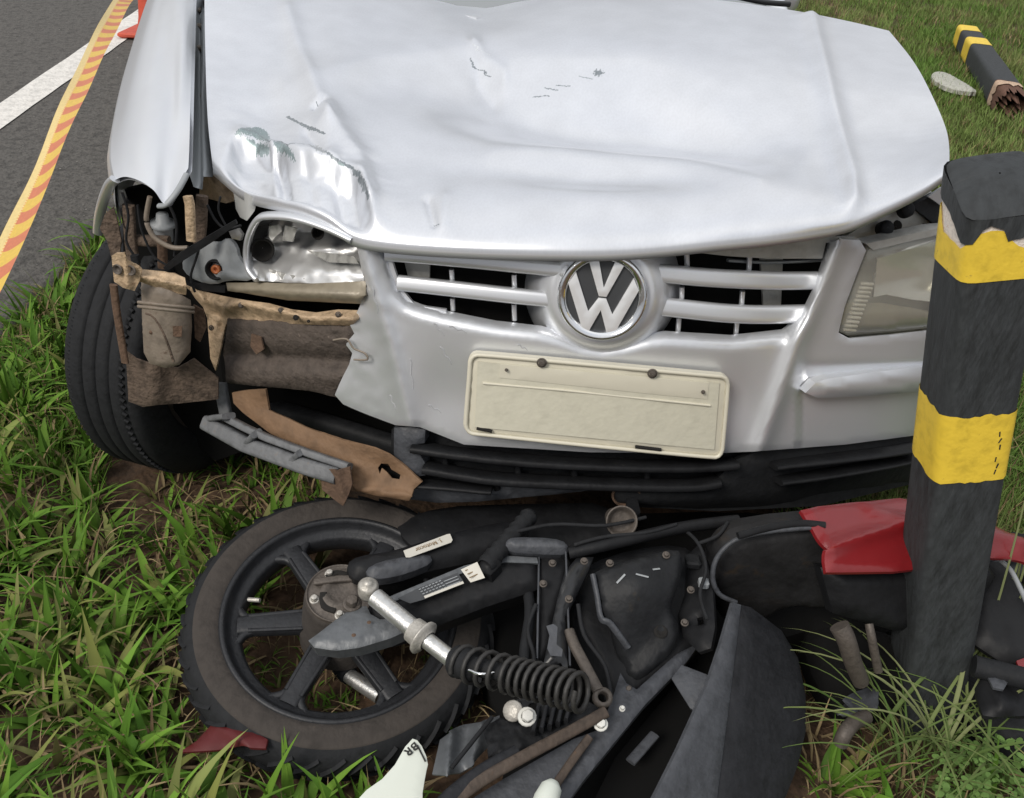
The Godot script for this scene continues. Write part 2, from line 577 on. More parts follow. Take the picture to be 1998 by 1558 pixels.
func dents(p: Vector2) -> float:    # how far the hood is pushed up or down
	var h := 0.0
	h -= 0.074 * hollow(p, V(1150, 195), 330, 72, 0.12)
	h += 0.010 * ridge(p, [560, 160, 720, 112, 930, 84, 1080, 100, 1260, 112, 1420, 190, 1560, 300], 38)
	h -= 0.020 * hollow(p, V(1150, 328), 240, 34, 0.04)
	h += 0.008 * ridge(p, [960, 292, 1150, 270, 1330, 300, 1480, 350], 30)
	h -= 0.026 * hollow(p, V(1420, 238), 210, 46, 0.42)
	h += 0.010 * ridge(p, [925, 84, 945, 105, 985, 120], 12)
	h -= 0.010 * ridge(p, [935, 128, 965, 150], 16)
	h += 0.016 * ridge(p, [1668, 445, 1664, 345, 1625, 205, 1592, 80, 1570, -20], 20)
	h += 0.010 * ridge(p, [560, 20, 585, 100, 612, 165, 640, 225], 18)
	h -= 0.018 * hollow(p, V(540, 210), 60, 90, 0.2)
	h += 0.013 * ridge(p, [640, 225, 700, 300, 722, 380, 725, 440], 24)
	h -= 0.009 * ridge(p, [600, 250, 650, 320, 672, 400], 13)
	h += 0.012 * ridge(p, [470, 262, 540, 282, 640, 300, 700, 345, 716, 390], 15)
	h -= 0.010 * ridge(p, [540, 290, 552, 340, 560, 396], 8)
	h += 0.004 * ridge(p, [450, 290, 480, 340, 500, 378], 16)
	h -= 0.007 * ridge(p, [835, 385, 848, 438], 8)
	h += 0.005 * ridge(p, [870, 380, 862, 440], 16)
	h -= 0.012 * ridge(p, [615, 205, 630, 196], 6)
	if p.x > 430.0 and p.x < 745.0:      # the crushed corner drops away below a ragged fold
		var fold := stepped(p.x, [430, 300, 456, 264, 500, 252, 530, 272, 600, 284, 650, 308, 700, 345, 720, 395, 745, 470])
		h -= 0.026 * smoothstep(-3.0, 34.0, p.y - fold) * smoothstep(430.0, 475.0, p.x) * (1.0 - smoothstep(690.0, 745.0, p.x))
		h += 0.005 * crease(p, [528, 272, 536, 330, 548, 398], 9) - 0.005 * crease(p, [548, 280, 560, 340, 566, 402], 8)
		h += 0.005 * crease(p, [640, 300, 664, 350, 684, 430], 10) - 0.005 * crease(p, [668, 312, 694, 360, 708, 440], 10)
		h -= 0.003 * crease(p, [590, 286, 606, 340, 622, 420], 8)
	h += 0.006 * noise.get_noise_2d(p.x * 0.35, p.y * 0.8) * hollow(p, V(580, 320), 160, 90, 0.3)
	h -= 0.012 * hollow(p, V(780, 300), 130, 80, 0.4)
	return h

func build_hood(car: Node3D) -> void:
	var front := PackedVector3Array()
	var fp := pts([415, 330, 445, 356, 470, 376, 500, 390, 540, 399, 590, 412, 640, 434, 690, 468, 760, 482, 900, 492, 1050, 497, 1180, 497, 1290, 490, 1400, 478, 1500, 468, 1600, 453, 1660, 440, 1720, 414, 1800, 373, 1850, 338])
	var fo := [0.0, 0.0, 0.0, 0.0, 0.005, 0.01, 0.015, 0.02, 0.02, 0.02, 0.02, 0.02, 0.022, 0.03, 0.036, 0.044, 0.05, 0.05, 0.05, 0.05]
	for k in fp.size():
		front.append(nose(fp[k], fo[k]))
	front = spline(front, 5)
	var rear := spline(PackedVector3Array([at_z(V(398, -45), -2.08), at_z(V(560, -36), -2.17), at_z(V(720, -22), -2.22), at_z(V(840, -2), -2.24), at_z(V(930, 17), -2.25), at_z(V(1020, 2), -2.25), at_z(V(1130, -10), -2.25), at_z(V(1270, -8), -2.24), at_z(V(1400, 0), -2.22), at_z(V(1540, 19), -2.19), at_z(V(1650, 40), -2.15), at_z(V(1735, 60), -2.1)]), 5)
	var left := spline(PackedVector3Array([front[0], at_z(V(406, 240), -1.68), at_z(V(401, 100), -1.88), rear[0]]), 8)
	var right := spline(PackedVector3Array([front[front.size() - 1], at_z(V(1843, 270), -1.66), at_z(V(1812, 190), -1.80), at_z(V(1780, 125), -1.94), rear[rear.size() - 1]]), 8)
	var nu := 280
	var nv := 170
	var rows := []
	var uvs := PackedVector2Array()
	var places := PackedVector2Array()
	var f0 := front[0]
	var f1 := front[front.size() - 1]
	var r0 := rear[0]
	var r1 := rear[rear.size() - 1]
	for j in nv + 1:
		var v := pow(float(j) / nv, 1.35)
		var row := PackedVector3Array()
		var lv := along(left, v)
		var rv := along(right, v)
		for i in nu + 1:
			var u := float(i) / nu
			var q := along(front, u) * (1.0 - v) + along(rear, u) * v + lv * (1.0 - u) + rv * u - (f0 * (1.0 - u) * (1.0 - v) + f1 * u * (1.0 - v) + r0 * (1.0 - u) * v + r1 * u * v)
			q.y += 0.15 * (sqrt(v) - v) * (0.35 + 0.65 * minf(1.0, 5.0 * minf(u, 1.0 - u)))
			q.y += 0.018 * sin(PI * u) * sin(PI * v)
			var px := seen_at(q)
			q.y += dents(px) * smoothstep(0.0, 0.05, minf(minf(u, 1.0 - u) * 1.5, minf(v * 1.2, 1.0 - v)))
			row.append(q)
			uvs.append(Vector2(u, 1.0 - v))
			places.append(seen_at(q))
		rows.append(row)
	var s := Shape.new()
	s.grid(rows)
	s.uv = uvs
	# paint scraped to primer and steel
	var img := Image.create_empty(2048, 1024, false, Image.FORMAT_RGBA8)
	var paint := Color(0.74, 0.76, 0.80).linear_to_srgb()
	for y in 1024:
		for x in 2048:
			var g := 1.0 + 0.030 * noise.get_noise_2d(x * 0.35, y * 0.5) + 0.022 * noise.get_noise_2d(x * 6.0, y * 6.0)
			img.set_pixel(x, y, Color(paint.r * g, paint.g * g, paint.b * g))
	var find := func(p: Vector2) -> Vector2:      # where on the hood a seen point lies
		var best := 1e9
		var at := 0
		for k in places.size():
			var d: float = p.distance_squared_to(places[k])
			if d < best:
				best = d
				at = k
		var i := clampi(at % (nu + 1), 1, nu - 1)
		var j := clampi(at / (nu + 1), 1, nv - 1)
		var k0 := j * (nu + 1) + i
		var ex: Vector2 = (places[k0 + 1] - places[k0 - 1]) * 0.5
		var ey: Vector2 = (places[k0 + nu + 1] - places[k0 - nu - 1]) * 0.5
		var e: Vector2 = p - places[k0]
		var det := ex.x * ey.y - ex.y * ey.x
		var fi := (e.x * ey.y - e.y * ey.x) / det
		var fj := (ex.x * e.y - ex.y * e.x) / det
		return uvs[k0] + (uvs[k0 + 1] - uvs[k0]) * clampf(fi, -1.5, 1.5) + (uvs[k0 + nu + 1] - uvs[k0]) * clampf(fj, -1.5, 1.5)
	var strokes := [
		[4.0, [560, 228, 585, 241, 610, 252, 633, 262], 0], [3.0, [570, 232, 590, 246, 612, 254], 0],
		[2.5, [470, 250, 500, 258, 526, 276, 548, 276, 562, 286], 0], [3.0, [560, 282, 600, 283, 632, 296, 650, 308], 0], [4.5, [648, 309, 682, 325, 700, 342, 712, 362], 0], [3.0, [706, 350, 716, 370, 719, 388], 0], [3.0, [660, 318, 672, 322], 1],
		[1.5, [922, 86, 934, 92, 928, 98, 948, 104, 962, 110], 2], [3.0, [919, 115, 924, 130, 928, 134], 0], [1.5, [926, 133, 944, 138, 946, 146, 958, 150], 0], [2.5, [944, 138, 950, 144], 0],
		[2.0, [1040, 190, 1066, 187, 1072, 188], 0], [2.0, [1063, 172, 1090, 177], 0], [2.0, [1086, 167, 1113, 169], 0], [1.3, [1130, 149, 1158, 155], 0],
		[1.4, [845, 442, 858, 438], 0], [1.6, [617, 200, 625, 198], 0]]
	var fills := [[[456, 264, 463, 254, 480, 249, 502, 247, 518, 254, 527, 268, 526, 276, 512, 274, 495, 266, 478, 262, 462, 263], 1], [[478, 268, 500, 276, 520, 282, 528, 301, 505, 303, 490, 300, 492, 288, 480, 278], 1],
		[[530, 276, 548, 274, 562, 288, 578, 315, 570, 314, 552, 300, 538, 290], 1], [[1158, 143, 1162, 137, 1172, 137, 1178, 140, 1177, 146, 1170, 148, 1160, 147], 0], [[596, 280, 618, 282, 640, 296, 632, 300, 612, 292], 3]]
	var tones := [Color(0.27, 0.3, 0.32), Color(0.31, 0.38, 0.385), Color(0.8, 0.82, 0.83), Color(0.5, 0.52, 0.53)]
	for st in fills:
		var poly := PackedVector2Array()
		for q in pts(st[0]):
			poly.append(find.call(q) * Vector2(2047, 1023))
		poly = rounded(poly, 1)
		var bb := Rect2(poly[0], Vector2.ZERO)
		for q in poly:
			bb = bb.expand(q)
		for y in range(int(bb.position.y) - 6, int(bb.end.y) + 7):
			for x in range(int(bb.position.x) - 6, int(bb.end.x) + 7):
				var q := Vector2(x, y) + Vector2(noise.get_noise_2d(x * 6.0, y * 6.0), noise.get_noise_2d(x * 6.0 + 300.0, y * 6.0)) * 9.0
				if Geometry2D.is_point_in_polygon(q, poly) and noise.get_noise_2d(x * 5.0 + 70.0, y * 5.0) < 0.5:
					img.set_pixel(clampi(x, 0, 2047), clampi(y, 0, 1023), (tones[st[1]] * (1.0 + 0.35 * noise.get_noise_2d(x * 9.0, y * 9.0))).linear_to_srgb())
	for st in strokes:
		var l := pts(st[1])
		for k in l.size() - 1:
			var a: Vector2 = find.call(l[k]) * Vector2(2047, 1023)
			var b: Vector2 = find.call(l[k + 1]) * Vector2(2047, 1023)
			var n := maxi(2, int(a.distance_to(b)))
			for i in n:
				var c := a.lerp(b, float(i) / n)
				c += Vector2(noise.get_noise_2d(c.x * 7.0, c.y * 7.0), noise.get_noise_2d(c.y * 7.0, c.x * 7.0 + 90.0)) * (5.0 if st[0] > 2.6 else 1.5)
				var r: float = st[0] * (0.55 + 0.9 * absf(noise.get_noise_2d(c.x * 4.0, c.y * 4.0 + 40.0))) * 1.25
				for y in range(int(-r) - 1, int(r) + 2):
					for x in range(int(-r) - 1, int(r) + 2):
						var e := Vector2(x, y * 1.6)
						if e.length() <= r * (0.8 + 0.5 * noise.get_noise_2d((c.x + x) * 12.0, (c.y + y) * 12.0)):
							var tx := clampi(int(c.x) + x, 0, 2047)
							var ty := clampi(int(c.y) + y, 0, 1023)
							var tone: Color = tones[st[2]]
							img.set_pixel(tx, ty, (tone * (1.0 + 0.5 * noise.get_noise_2d(tx * 9.0, ty * 9.0))).linear_to_srgb())
	var m: StandardMaterial3D = mats["silver_paint"].duplicate()
	m.albedo_color = Color.WHITE
	m.albedo_texture = ImageTexture.create_from_image(img)
	m.uv1_scale = Vector3.ONE
	m.uv1_triplanar = false
	m.roughness = 0.29
	m.metallic = 0.68
	var hood := part("hood", s, m, car)
	hood.set_meta("label", "dented silver hood with scraped paint and a crumpled front corner")
	# folded hem and the dark inner panel
	var hem := []
	for k in [[0.0, 0.0], [0.010, -0.002], [0.014, 0.012], [0.006, 0.035]]:
		var row := PackedVector3Array()
		for q in front:
			row.append(q - Vector3(0, k[0], k[1]))
		hem.append(row)
	var hs := Shape.new()
	hs.grid(hem)
	var side := []
	for k in [[0.0, 0.0], [0.012, 0.002], [0.014, 0.02]]:
		var row := PackedVector3Array()
		for q in right:
			row.append(q - Vector3(k[1], k[0], 0))
		side.append(row)
	hs.grid(side)
	part("hood_hem", hs, mats["silver_paint"], hood)
	var inner := []
	for j in range(20, nv + 1, 6):
		var row := PackedVector3Array()
		for i in range(3, nu - 2, 6):
			row.append(rows[j][i] - Vector3(0, 0.035 + 0.01 * sin(i * 0.6), 0))
		inner.append(row)
	var ins := Shape.new()
	ins.grid(inner)
	part("inner_panel", ins, mats["bumper_black"], hood)

var grille_edge := PackedVector2Array()
func fascia_bump(p: Vector2) -> float:
	var o := 0.0
	o += 0.016 * ridge(p, [700, 470, 735, 580, 762, 668, 800, 830], 18)
	o += 0.020 * ridge(p, [1640, 465, 1600, 560, 1560, 660, 1482, 880], 18)
	var d := 1e9      # rolled lip round the grille opening
	for k in grille_edge.size() - 1:
		d = minf(d, p.distance_to(Geometry2D.get_closest_point_to_segment(p, grille_edge[k], grille_edge[k + 1])))
	o -= 0.026 * pow(maxf(0.0, 1.0 - d / 34.0), 2.0)
	if p.x > 745 and p.x < 1560:
		o += -0.008 * exp(-pow((p.y - 770.0) / 70.0, 2.0)) * smoothstep(800, 860, p.x) * (1.0 - smoothstep(1440, 1500, p.x))
	if p.x > 1560:
		o += 0.012 * (1.0 - smoothstep(700, 745, p.y)) - 0.012
	o += 0.002 * noise.get_noise_2d(p.x * 0.9, p.y * 0.9) * (1.0 - smoothstep(740, 820, p.x))
	return o

func build_front(car: Node3D) -> void:
	var silver: Material = mats["silver_paint"]
	var opening := pts([752, 482, 764, 520, 780, 562, 800, 583, 823, 592, 878, 606, 969, 624, 1057, 634, 1100, 646, 1140, 662, 1175, 667, 1215, 661, 1262, 648, 1298, 644, 1426, 652, 1525, 641, 1560, 612, 1585, 560, 1604, 500, 1612, 474])
	grille_edge = opening
	var o := pts([690, 470, 720, 472])
	o.append_array(opening)
	o.append_array(pts([1640, 468, 1680, 470, 1692, 490, 1672, 540, 1650, 600, 1638, 650, 1660, 662, 1740, 655, 1830, 645, 1960, 640, 1950, 825, 1850, 842, 1780, 852, 1650, 869, 1480, 882, 1400, 886, 1150, 884, 905, 869, 820, 835, 770, 831, 720, 812, 690, 800, 668, 790, 652, 772, 660, 752, 668, 735, 680, 712, 686, 690, 672, 672, 690, 652, 682, 636, 700, 600, 706, 580, 714, 560, 704, 530, 698, 500]))
	var fs := skin(o, func(p: Vector2) -> Vector3: return nose(p, fascia_bump(p)), 0.004, 9.0, 4.0, 0.002)
	var f := part("bumper", fs, silver, car)
	f.set_meta("label", "silver front bumper torn away at one corner")
	for q in [[846, 630, 868, 656], [876, 636, 912, 650], [858, 676, 882, 712], [800, 700, 806, 760], [726, 560, 738, 612], [1010, 672, 1030, 684], [836, 790, 862, 806], [760, 770, 772, 800]]:
		var line := PackedVector3Array()
		for k in 7:
			var e := V(q[0], q[1]).lerp(V(q[2], q[3]), k / 6.0) + V(sin(k * 1.7), cos(k * 2.3)) * 1.5
			line.append(nose(e, fascia_bump(e) + 0.0006))
		part("scuff_mark", sweep(line, 0.0014, 0.0005, Vector3(0, 0.1, 1), 2.0, 6, [1.0, 0.3]), mats["scuff"], f)
	# side moulding on the bumper
	part("bumper_moulding", skin(pts([1576, 770, 1596, 750, 1620, 742, 1720, 728, 1830, 716, 1960, 706, 1958, 748, 1830, 764, 1700, 776, 1600, 780]), on_nose(0.018), 0.02, 12.0, 10.0, 0.006), silver, f)
	# dark void behind the grille, the radiator and what fills the engine bay
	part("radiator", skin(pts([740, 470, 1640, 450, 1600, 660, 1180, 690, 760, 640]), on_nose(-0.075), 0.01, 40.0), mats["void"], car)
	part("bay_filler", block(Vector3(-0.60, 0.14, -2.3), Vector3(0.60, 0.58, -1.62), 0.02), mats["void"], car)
	# grille slats
	var g := part("grille", skin(pts([758, 486, 780, 560, 810, 596, 870, 604, 872, 622, 800, 612, 762, 560, 744, 484]), on_nose(-0.02), 0.006, 14.0), silver, car)
	var slats := [[[754, 494, 840, 501, 930, 509, 1030, 519, 1120, 527], 16.0], [[778, 552, 850, 560, 930, 569, 1010, 578, 1110, 588], 16.0],
		[[1235, 528, 1298, 534, 1370, 541, 1455, 546, 1530, 548, 1612, 547], 18.5], [[1240, 594, 1298, 599, 1370, 607, 1426, 612, 1490, 614, 1580, 612], 19.0]]
	for e in slats:
		var path := PackedVector3Array()
		for q in spline(lift(e[0], on_nose(-0.020)), 5):
			path.append(q)
		part("slat", sweep(path, e[1] / 1850.0 * 1.5, 0.010, Vector3(0, 0.32, 0.95), 3.0, 16), silver, g)
	part("slat", sweep(spline(lift([1420, 508, 1500, 512, 1600, 508], on_nose(-0.05)), 4), 0.003, 0.006, Vector3(0, 0.3, 0.95)), mats["paint_dark"], g)
	for e in [[881, 526, 883, 556], [1003, 536, 1004, 566], [883, 582, 884, 606], [1003, 594, 1004, 625], [1340, 490, 1341, 522], [1463, 497, 1461, 532], [1331, 560, 1330, 588], [1449, 568, 1447, 596], [1325, 620, 1323, 648], [1438, 628, 1436, 652]]:
		part("grille_pin", sweep(lift(e, on_nose(-0.036)), 0.0042, 0.005, Vector3(0, 0.2, 1)), silver, g)
	part("radiator_bracket", skin(pts([1484, 500, 1528, 504, 1524, 600, 1490, 596]), on_nose(-0.066), 0.006, 20.0), mats["bay_metal"], g)
	part("radiator_bracket", skin(pts([786, 500, 838, 508, 838, 546, 796, 540]), on_nose(-0.062), 0.006, 20.0), mats["bay_metal"], g)
	# boss and badge
	var c := nose(V(1175, 577), 0.0)
	var ax := Vector3(-0.04, 0.22, 0.97).normalized()
	var boss := lathe(c - ax * 0.02, ax, [[0.130, -0.06], [0.116, -0.028], [0.104, -0.006], [0.094, 0.007], [0.084, 0.0155], [0.076, 0.019], [0.073, 0.016], [0.0, 0.016]], 56)
	part("badge_boss", boss, silver, g)
	var b := part("badge", lathe(c, ax, [[0.0705, -0.004], [0.0705, 0.010], [0.068, 0.014], [0.064, 0.015], [0.058, 0.011], [0.0555, 0.006], [0.0555, 0.002]], 56), mats["chrome"], car)
	b.set_meta("label", "round chrome emblem with two stacked letters")
	part("backing", lathe(c, ax, [[0.058, 0.0045], [0.03, 0.0055], [0.0, 0.006]], 48), mats["badge_dark"], b)
	var bx := Vector3.UP.cross(ax).normalized()
	var by := ax.cross(bx)
	var R := 0.0665
	var strokes := [["letter_v", [[-0.42, 0.84, -0.19, 0.92, 0.01, 0.23, 0.22, 0.92, 0.44, 0.82, 0.10, 0.01, -0.09, 0.01]]], ["letter_w", [[-0.88, 0.26, -0.72, 0.56, -0.31, -0.40, -0.09, -0.035, 0.10, -0.035, 0.30, -0.42, 0.72, 0.54, 0.88, 0.24, 0.43, -0.85, 0.21, -0.91, 0.0, -0.34, -0.24, -0.90, -0.42, -0.85]]]]
	for e in strokes:
		for l in e[1]:
			var fn := func(p: Vector2) -> Vector3: return c + bx * (p.x * R * 0.94 / 100.0) + by * (-p.y * R * 0.94 / 100.0) + ax * 0.0115
			var q := PackedVector2Array()
			for p in pts(l):
				q.append(V(p.x * 100.0, -p.y * 100.0))
			part(e[0], skin(q, fn, 0.007, 9.0, 3.0, 0.001), mats["badge_letter"], b)
	# number plate in its holder
	var po := rounded(pts([913, 690, 950, 692, 1160, 711, 1390, 732, 1427, 735, 1425, 775, 1418, 850, 1414, 896, 1380, 894, 1150, 872, 940, 850, 902, 846, 905, 800, 911, 730]), 2)
	var pf := part("number_plate", skin(po, on_nose(0.020), 0.012, 16.0, 7.0, 0.004), mats["plate_frame"], car)
	pf.set_meta("label", "beige number plate holder with a blank plate")
	var rim := densify(po, 14.0)
	var mid := V(1166, 792)
	var rp := PackedVector3Array()
	for q in rim:
		rp.append(nose(q.lerp(mid, 0.022), 0.021))
	rp.append(rp[0])
	rp.append(rp[1])
	part("plate_rim", sweep(rp, 0.0035, 0.0035, Vector3(0, 0.1, 1), 2.0, 8), mats["plate_frame"], pf)
	part("plate_field", skin(pts([932, 706, 1404, 748, 1394, 878, 926, 834]), on_nose(0.0225), 0.002, 20.0), mats["plate_beige"], pf)
	part("plate_band", skin(pts([976, 712, 1384, 748, 1381, 780, 1290, 772, 974, 738]), on_nose(0.0250), 0.003, 16.0, 4.0, 0.0015), mats["plate_frame"], pf)
	part("plate_edge", sweep(lift([942, 748, 1100, 762, 1300, 783, 1386, 792], on_nose(0.0235)), 0.0018, 0.002, Vector3(0, 0, 1)), mats["plate_frame"], pf)
	for q in [[1057, 708, 0.0055], [1273, 729, 0.0055], [988, 722, 0.0018], [1372, 765, 0.0022]]:
		part("plate_bolt", bolt(nose(V(q[0], q[1]), 0.0265), Vector3(0, 0.12, 1), q[2], 0.005), mats["hub_metal"], pf)
	for q in [[930, 836, 960, 842], [1240, 872, 1290, 878]]:
		part("plate_slot", sweep(lift(q, on_nose(0.0225)), 0.0025, 0.003, Vector3(0, 0, 1)), mats["hole"], pf)
	# lower grille and lip
	var lower := part("lower_grille", skin(pts([764, 838, 830, 838, 905, 866, 1400, 884, 1480, 880, 1650, 866, 1780, 848, 1950, 825, 1930, 900, 1780, 945, 1600, 988, 1400, 998, 1240, 990, 1190, 958, 930, 962, 800, 950, 762, 900]), on_nose(-0.045), 0.01, 22.0), mats["bumper_black"], car)
	for e in [[[806, 872, 900, 886, 1040, 900, 1200, 908, 1340, 910, 1434, 905], 9.0], [[828, 912, 920, 928, 1006, 937, 1200, 945, 1340, 947, 1400, 940], 10.0], [[800, 942, 880, 948, 960, 956], 6.0],
		[[1505, 908, 1600, 898, 1700, 886, 1790, 872], 6.0], [[1515, 938, 1600, 927, 1700, 910, 1800, 890], 6.0]]:
		part("slat", sweep(spline(lift(e[0], on_nose(-0.010)), 5), e[1] / 1850.0 * 1.6, 0.022, Vector3(0, 0.25, 0.97), 3.0, 12), mats["black_plastic"], lower)
	for e in [[868, 890, 872, 920], [1010, 905, 1012, 930], [1120, 908, 1122, 940], [1262, 912, 1263, 942], [965, 935, 970, 955]]:
		part("grille_pin", sweep(lift(e, on_nose(-0.028)), 0.006, 0.008, Vector3(0, 0, 1)), mats["black_plastic"], lower)
	part("end_block", skin(pts([766, 838, 800, 836, 828, 842, 826, 868, 806, 872, 826, 905, 832, 930, 800, 936, 780, 915, 766, 890]), on_nose(0.0), 0.03, 12.0, 8.0, 0.006), mats["grey_plastic"], lower)
	var lip := func(p: Vector2) -> Vector3: return nose(p, -0.055 + 0.055 * smoothstep(950.0, 985.0, p.y) - 0.05 * smoothstep(985.0, 1010.0, p.y))
	part("lip", skin(pts([1190, 955, 1260, 958, 1340, 955, 1400, 940, 1440, 900, 1480, 885, 1560, 876, 1780, 852, 1950, 828, 1940, 890, 1860, 925, 1780, 948, 1700, 968, 1600, 986, 1480, 995, 1360, 998, 1250, 990, 1200, 985]), func(p: Vector2) -> Vector3: return nose(p, -0.012 - 0.03 * smoothstep(950.0, 1000.0, p.y + (p.x - 1500.0) * 0.12) - 0.018 * (1.0 - ridge(p, [1480, 890, 1440, 915, 1400, 948, 1340, 962, 1230, 970, 1500, 995], 60))), 0.01, 15.0, 8.0, 0.006), mats["bumper_black"], lower)
	part("valance", skin(pts([806, 952, 900, 955, 1000, 948, 1110, 944, 1200, 940, 1190, 958, 1080, 970, 1000, 977, 930, 984, 850, 986, 797, 979]), on_nose(-0.03), 0.008, 14.0, 10.0, 0.008), mats["grey_plastic"], lower)
	var tow := nose(V(1222, 966), -0.02)
	part("tow_hole", lathe(tow, Vector3(0, 0.1, 1), [[0.026, 0.0], [0.024, 0.004], [0.021, 0.003], [0.018, -0.02], [0, -0.02]], 24), mats["rust"], lower)

func build_headlight(car: Node3D) -> void:   # the whole one, beside the post
	var o := pts([1700, 478, 1830, 452, 1960, 440, 1960, 636, 1830, 642, 1740, 652, 1660, 658, 1638, 648, 1650, 602, 1672, 545, 1690, 500])
	var h := part("headlight", skin(o, on_nose(-0.075), 0.02, 20.0), mats["lens_yellowed"], car)
	h.set_meta("label", "unbroken headlight with a yellowed lens")
	part("headlight_rim", skin(pts([1690, 476, 1830, 446, 1960, 434, 1960, 444, 1832, 458, 1704, 488]), on_nose(0.0), 0.03, 14.0), mats["bay_metal"], h)
	for k in 12:
		var y := 553.0 + k * 8.2
		var x := 1682.0 - k * 3.2
		part("lens_rib", sweep(lift([x, y, x + 22, y + 2], on_nose(-0.012)), 0.0024, 0.003, Vector3(0, 0, 1)), mats["lens_yellowed"], h)
	part("reflector", skin(pts([1712, 505, 1830, 470, 1955, 460, 1955, 585, 1830, 590, 1780, 585, 1730, 575, 1705, 580]), func(p: Vector2) -> Vector3: return nose(p, -0.022 - 0.05 * hollow(p, V(1790, 535), 80, 50, 0.0)), 0.004, 10.0), mats["lamp_bowl"], h)
	part("turn_lamp", skin(pts([1668, 644, 1672, 610, 1690, 592, 1725, 590, 1780, 600, 1830, 612, 1955, 610, 1955, 630, 1830, 636, 1740, 644]), func(p: Vector2) -> Vector3: return nose(p, -0.028 + 0.014 * hollow(p, V(1740, 620), 70, 26, 0.0)), 0.006, 10.0, 8.0, 0.006), mats["lens_olive"], h)
	part("lens", skin(o, func(p: Vector2) -> Vector3: return nose(p, -0.004 + 0.004 * hollow(p, V(1800, 560), 100, 70, 0.0)), 0.003, 16.0, 12.0, 0.008), mats["clear_lens"], h)
	# the open gap under the raised hood: lock panel and what lies on it
	part("lock_panel", skin(pts([1296, 492, 1400, 484, 1500, 475, 1590, 462, 1668, 462, 1690, 476, 1612, 474, 1605, 505, 1500, 505, 1420, 500, 1330, 490]), on_nose(-0.012), 0.006, 16.0), mats["bay_metal"], car)
	var bay := part("wing_panel", skin(pts([1650, 462, 1700, 430, 1780, 395, 1860, 372, 1960, 372, 1960, 440, 1830, 456, 1692, 482]), on_nose(-0.06), 0.01, 18.0), mats["bay_metal"], car)
	part("hood_buffer", lathe(nose(V(1722, 448), -0.05), Vector3(0, 0.5, 0.86), [[0.013, 0], [0.013, 0.018], [0.010, 0.024], [0, 0.024]], 14), mats["bumper_black"], bay)
	part("hood_buffer", lathe(nose(V(1764, 412), -0.05), Vector3(0, 0.5, 0.86), [[0.013, 0], [0.013, 0.015], [0.010, 0.02], [0, 0.02]], 14), mats["bumper_black"], bay)
	part("panel_hole", lathe(nose(V(1748, 442), -0.059), Vector3(0, 0.1, 1), [[0.011, 0.0], [0.009, 0.002], [0, 0.002]], 14), mats["hole"], bay)
	part("panel_hole", lathe(nose(V(1800, 447), -0.059), Vector3(0, 0.1, 1), [[0.010, 0.0], [0.008, 0.002], [0, 0.002]], 14), mats["hole"], bay)
	part("dark_seal", skin(pts([1780, 402, 1826, 378, 1848, 398, 1840, 452, 1822, 436]), on_nose(-0.045), 0.01, 14.0), mats["bumper_black"], bay)
	part("wing_edge", skin(pts([1812, 384, 1838, 366, 1860, 366, 1850, 398, 1838, 402]), on_nose(-0.03), 0.004, 12.0), silver_of(), bay)
func silver_of() -> Material:
	return mats["silver_paint"]

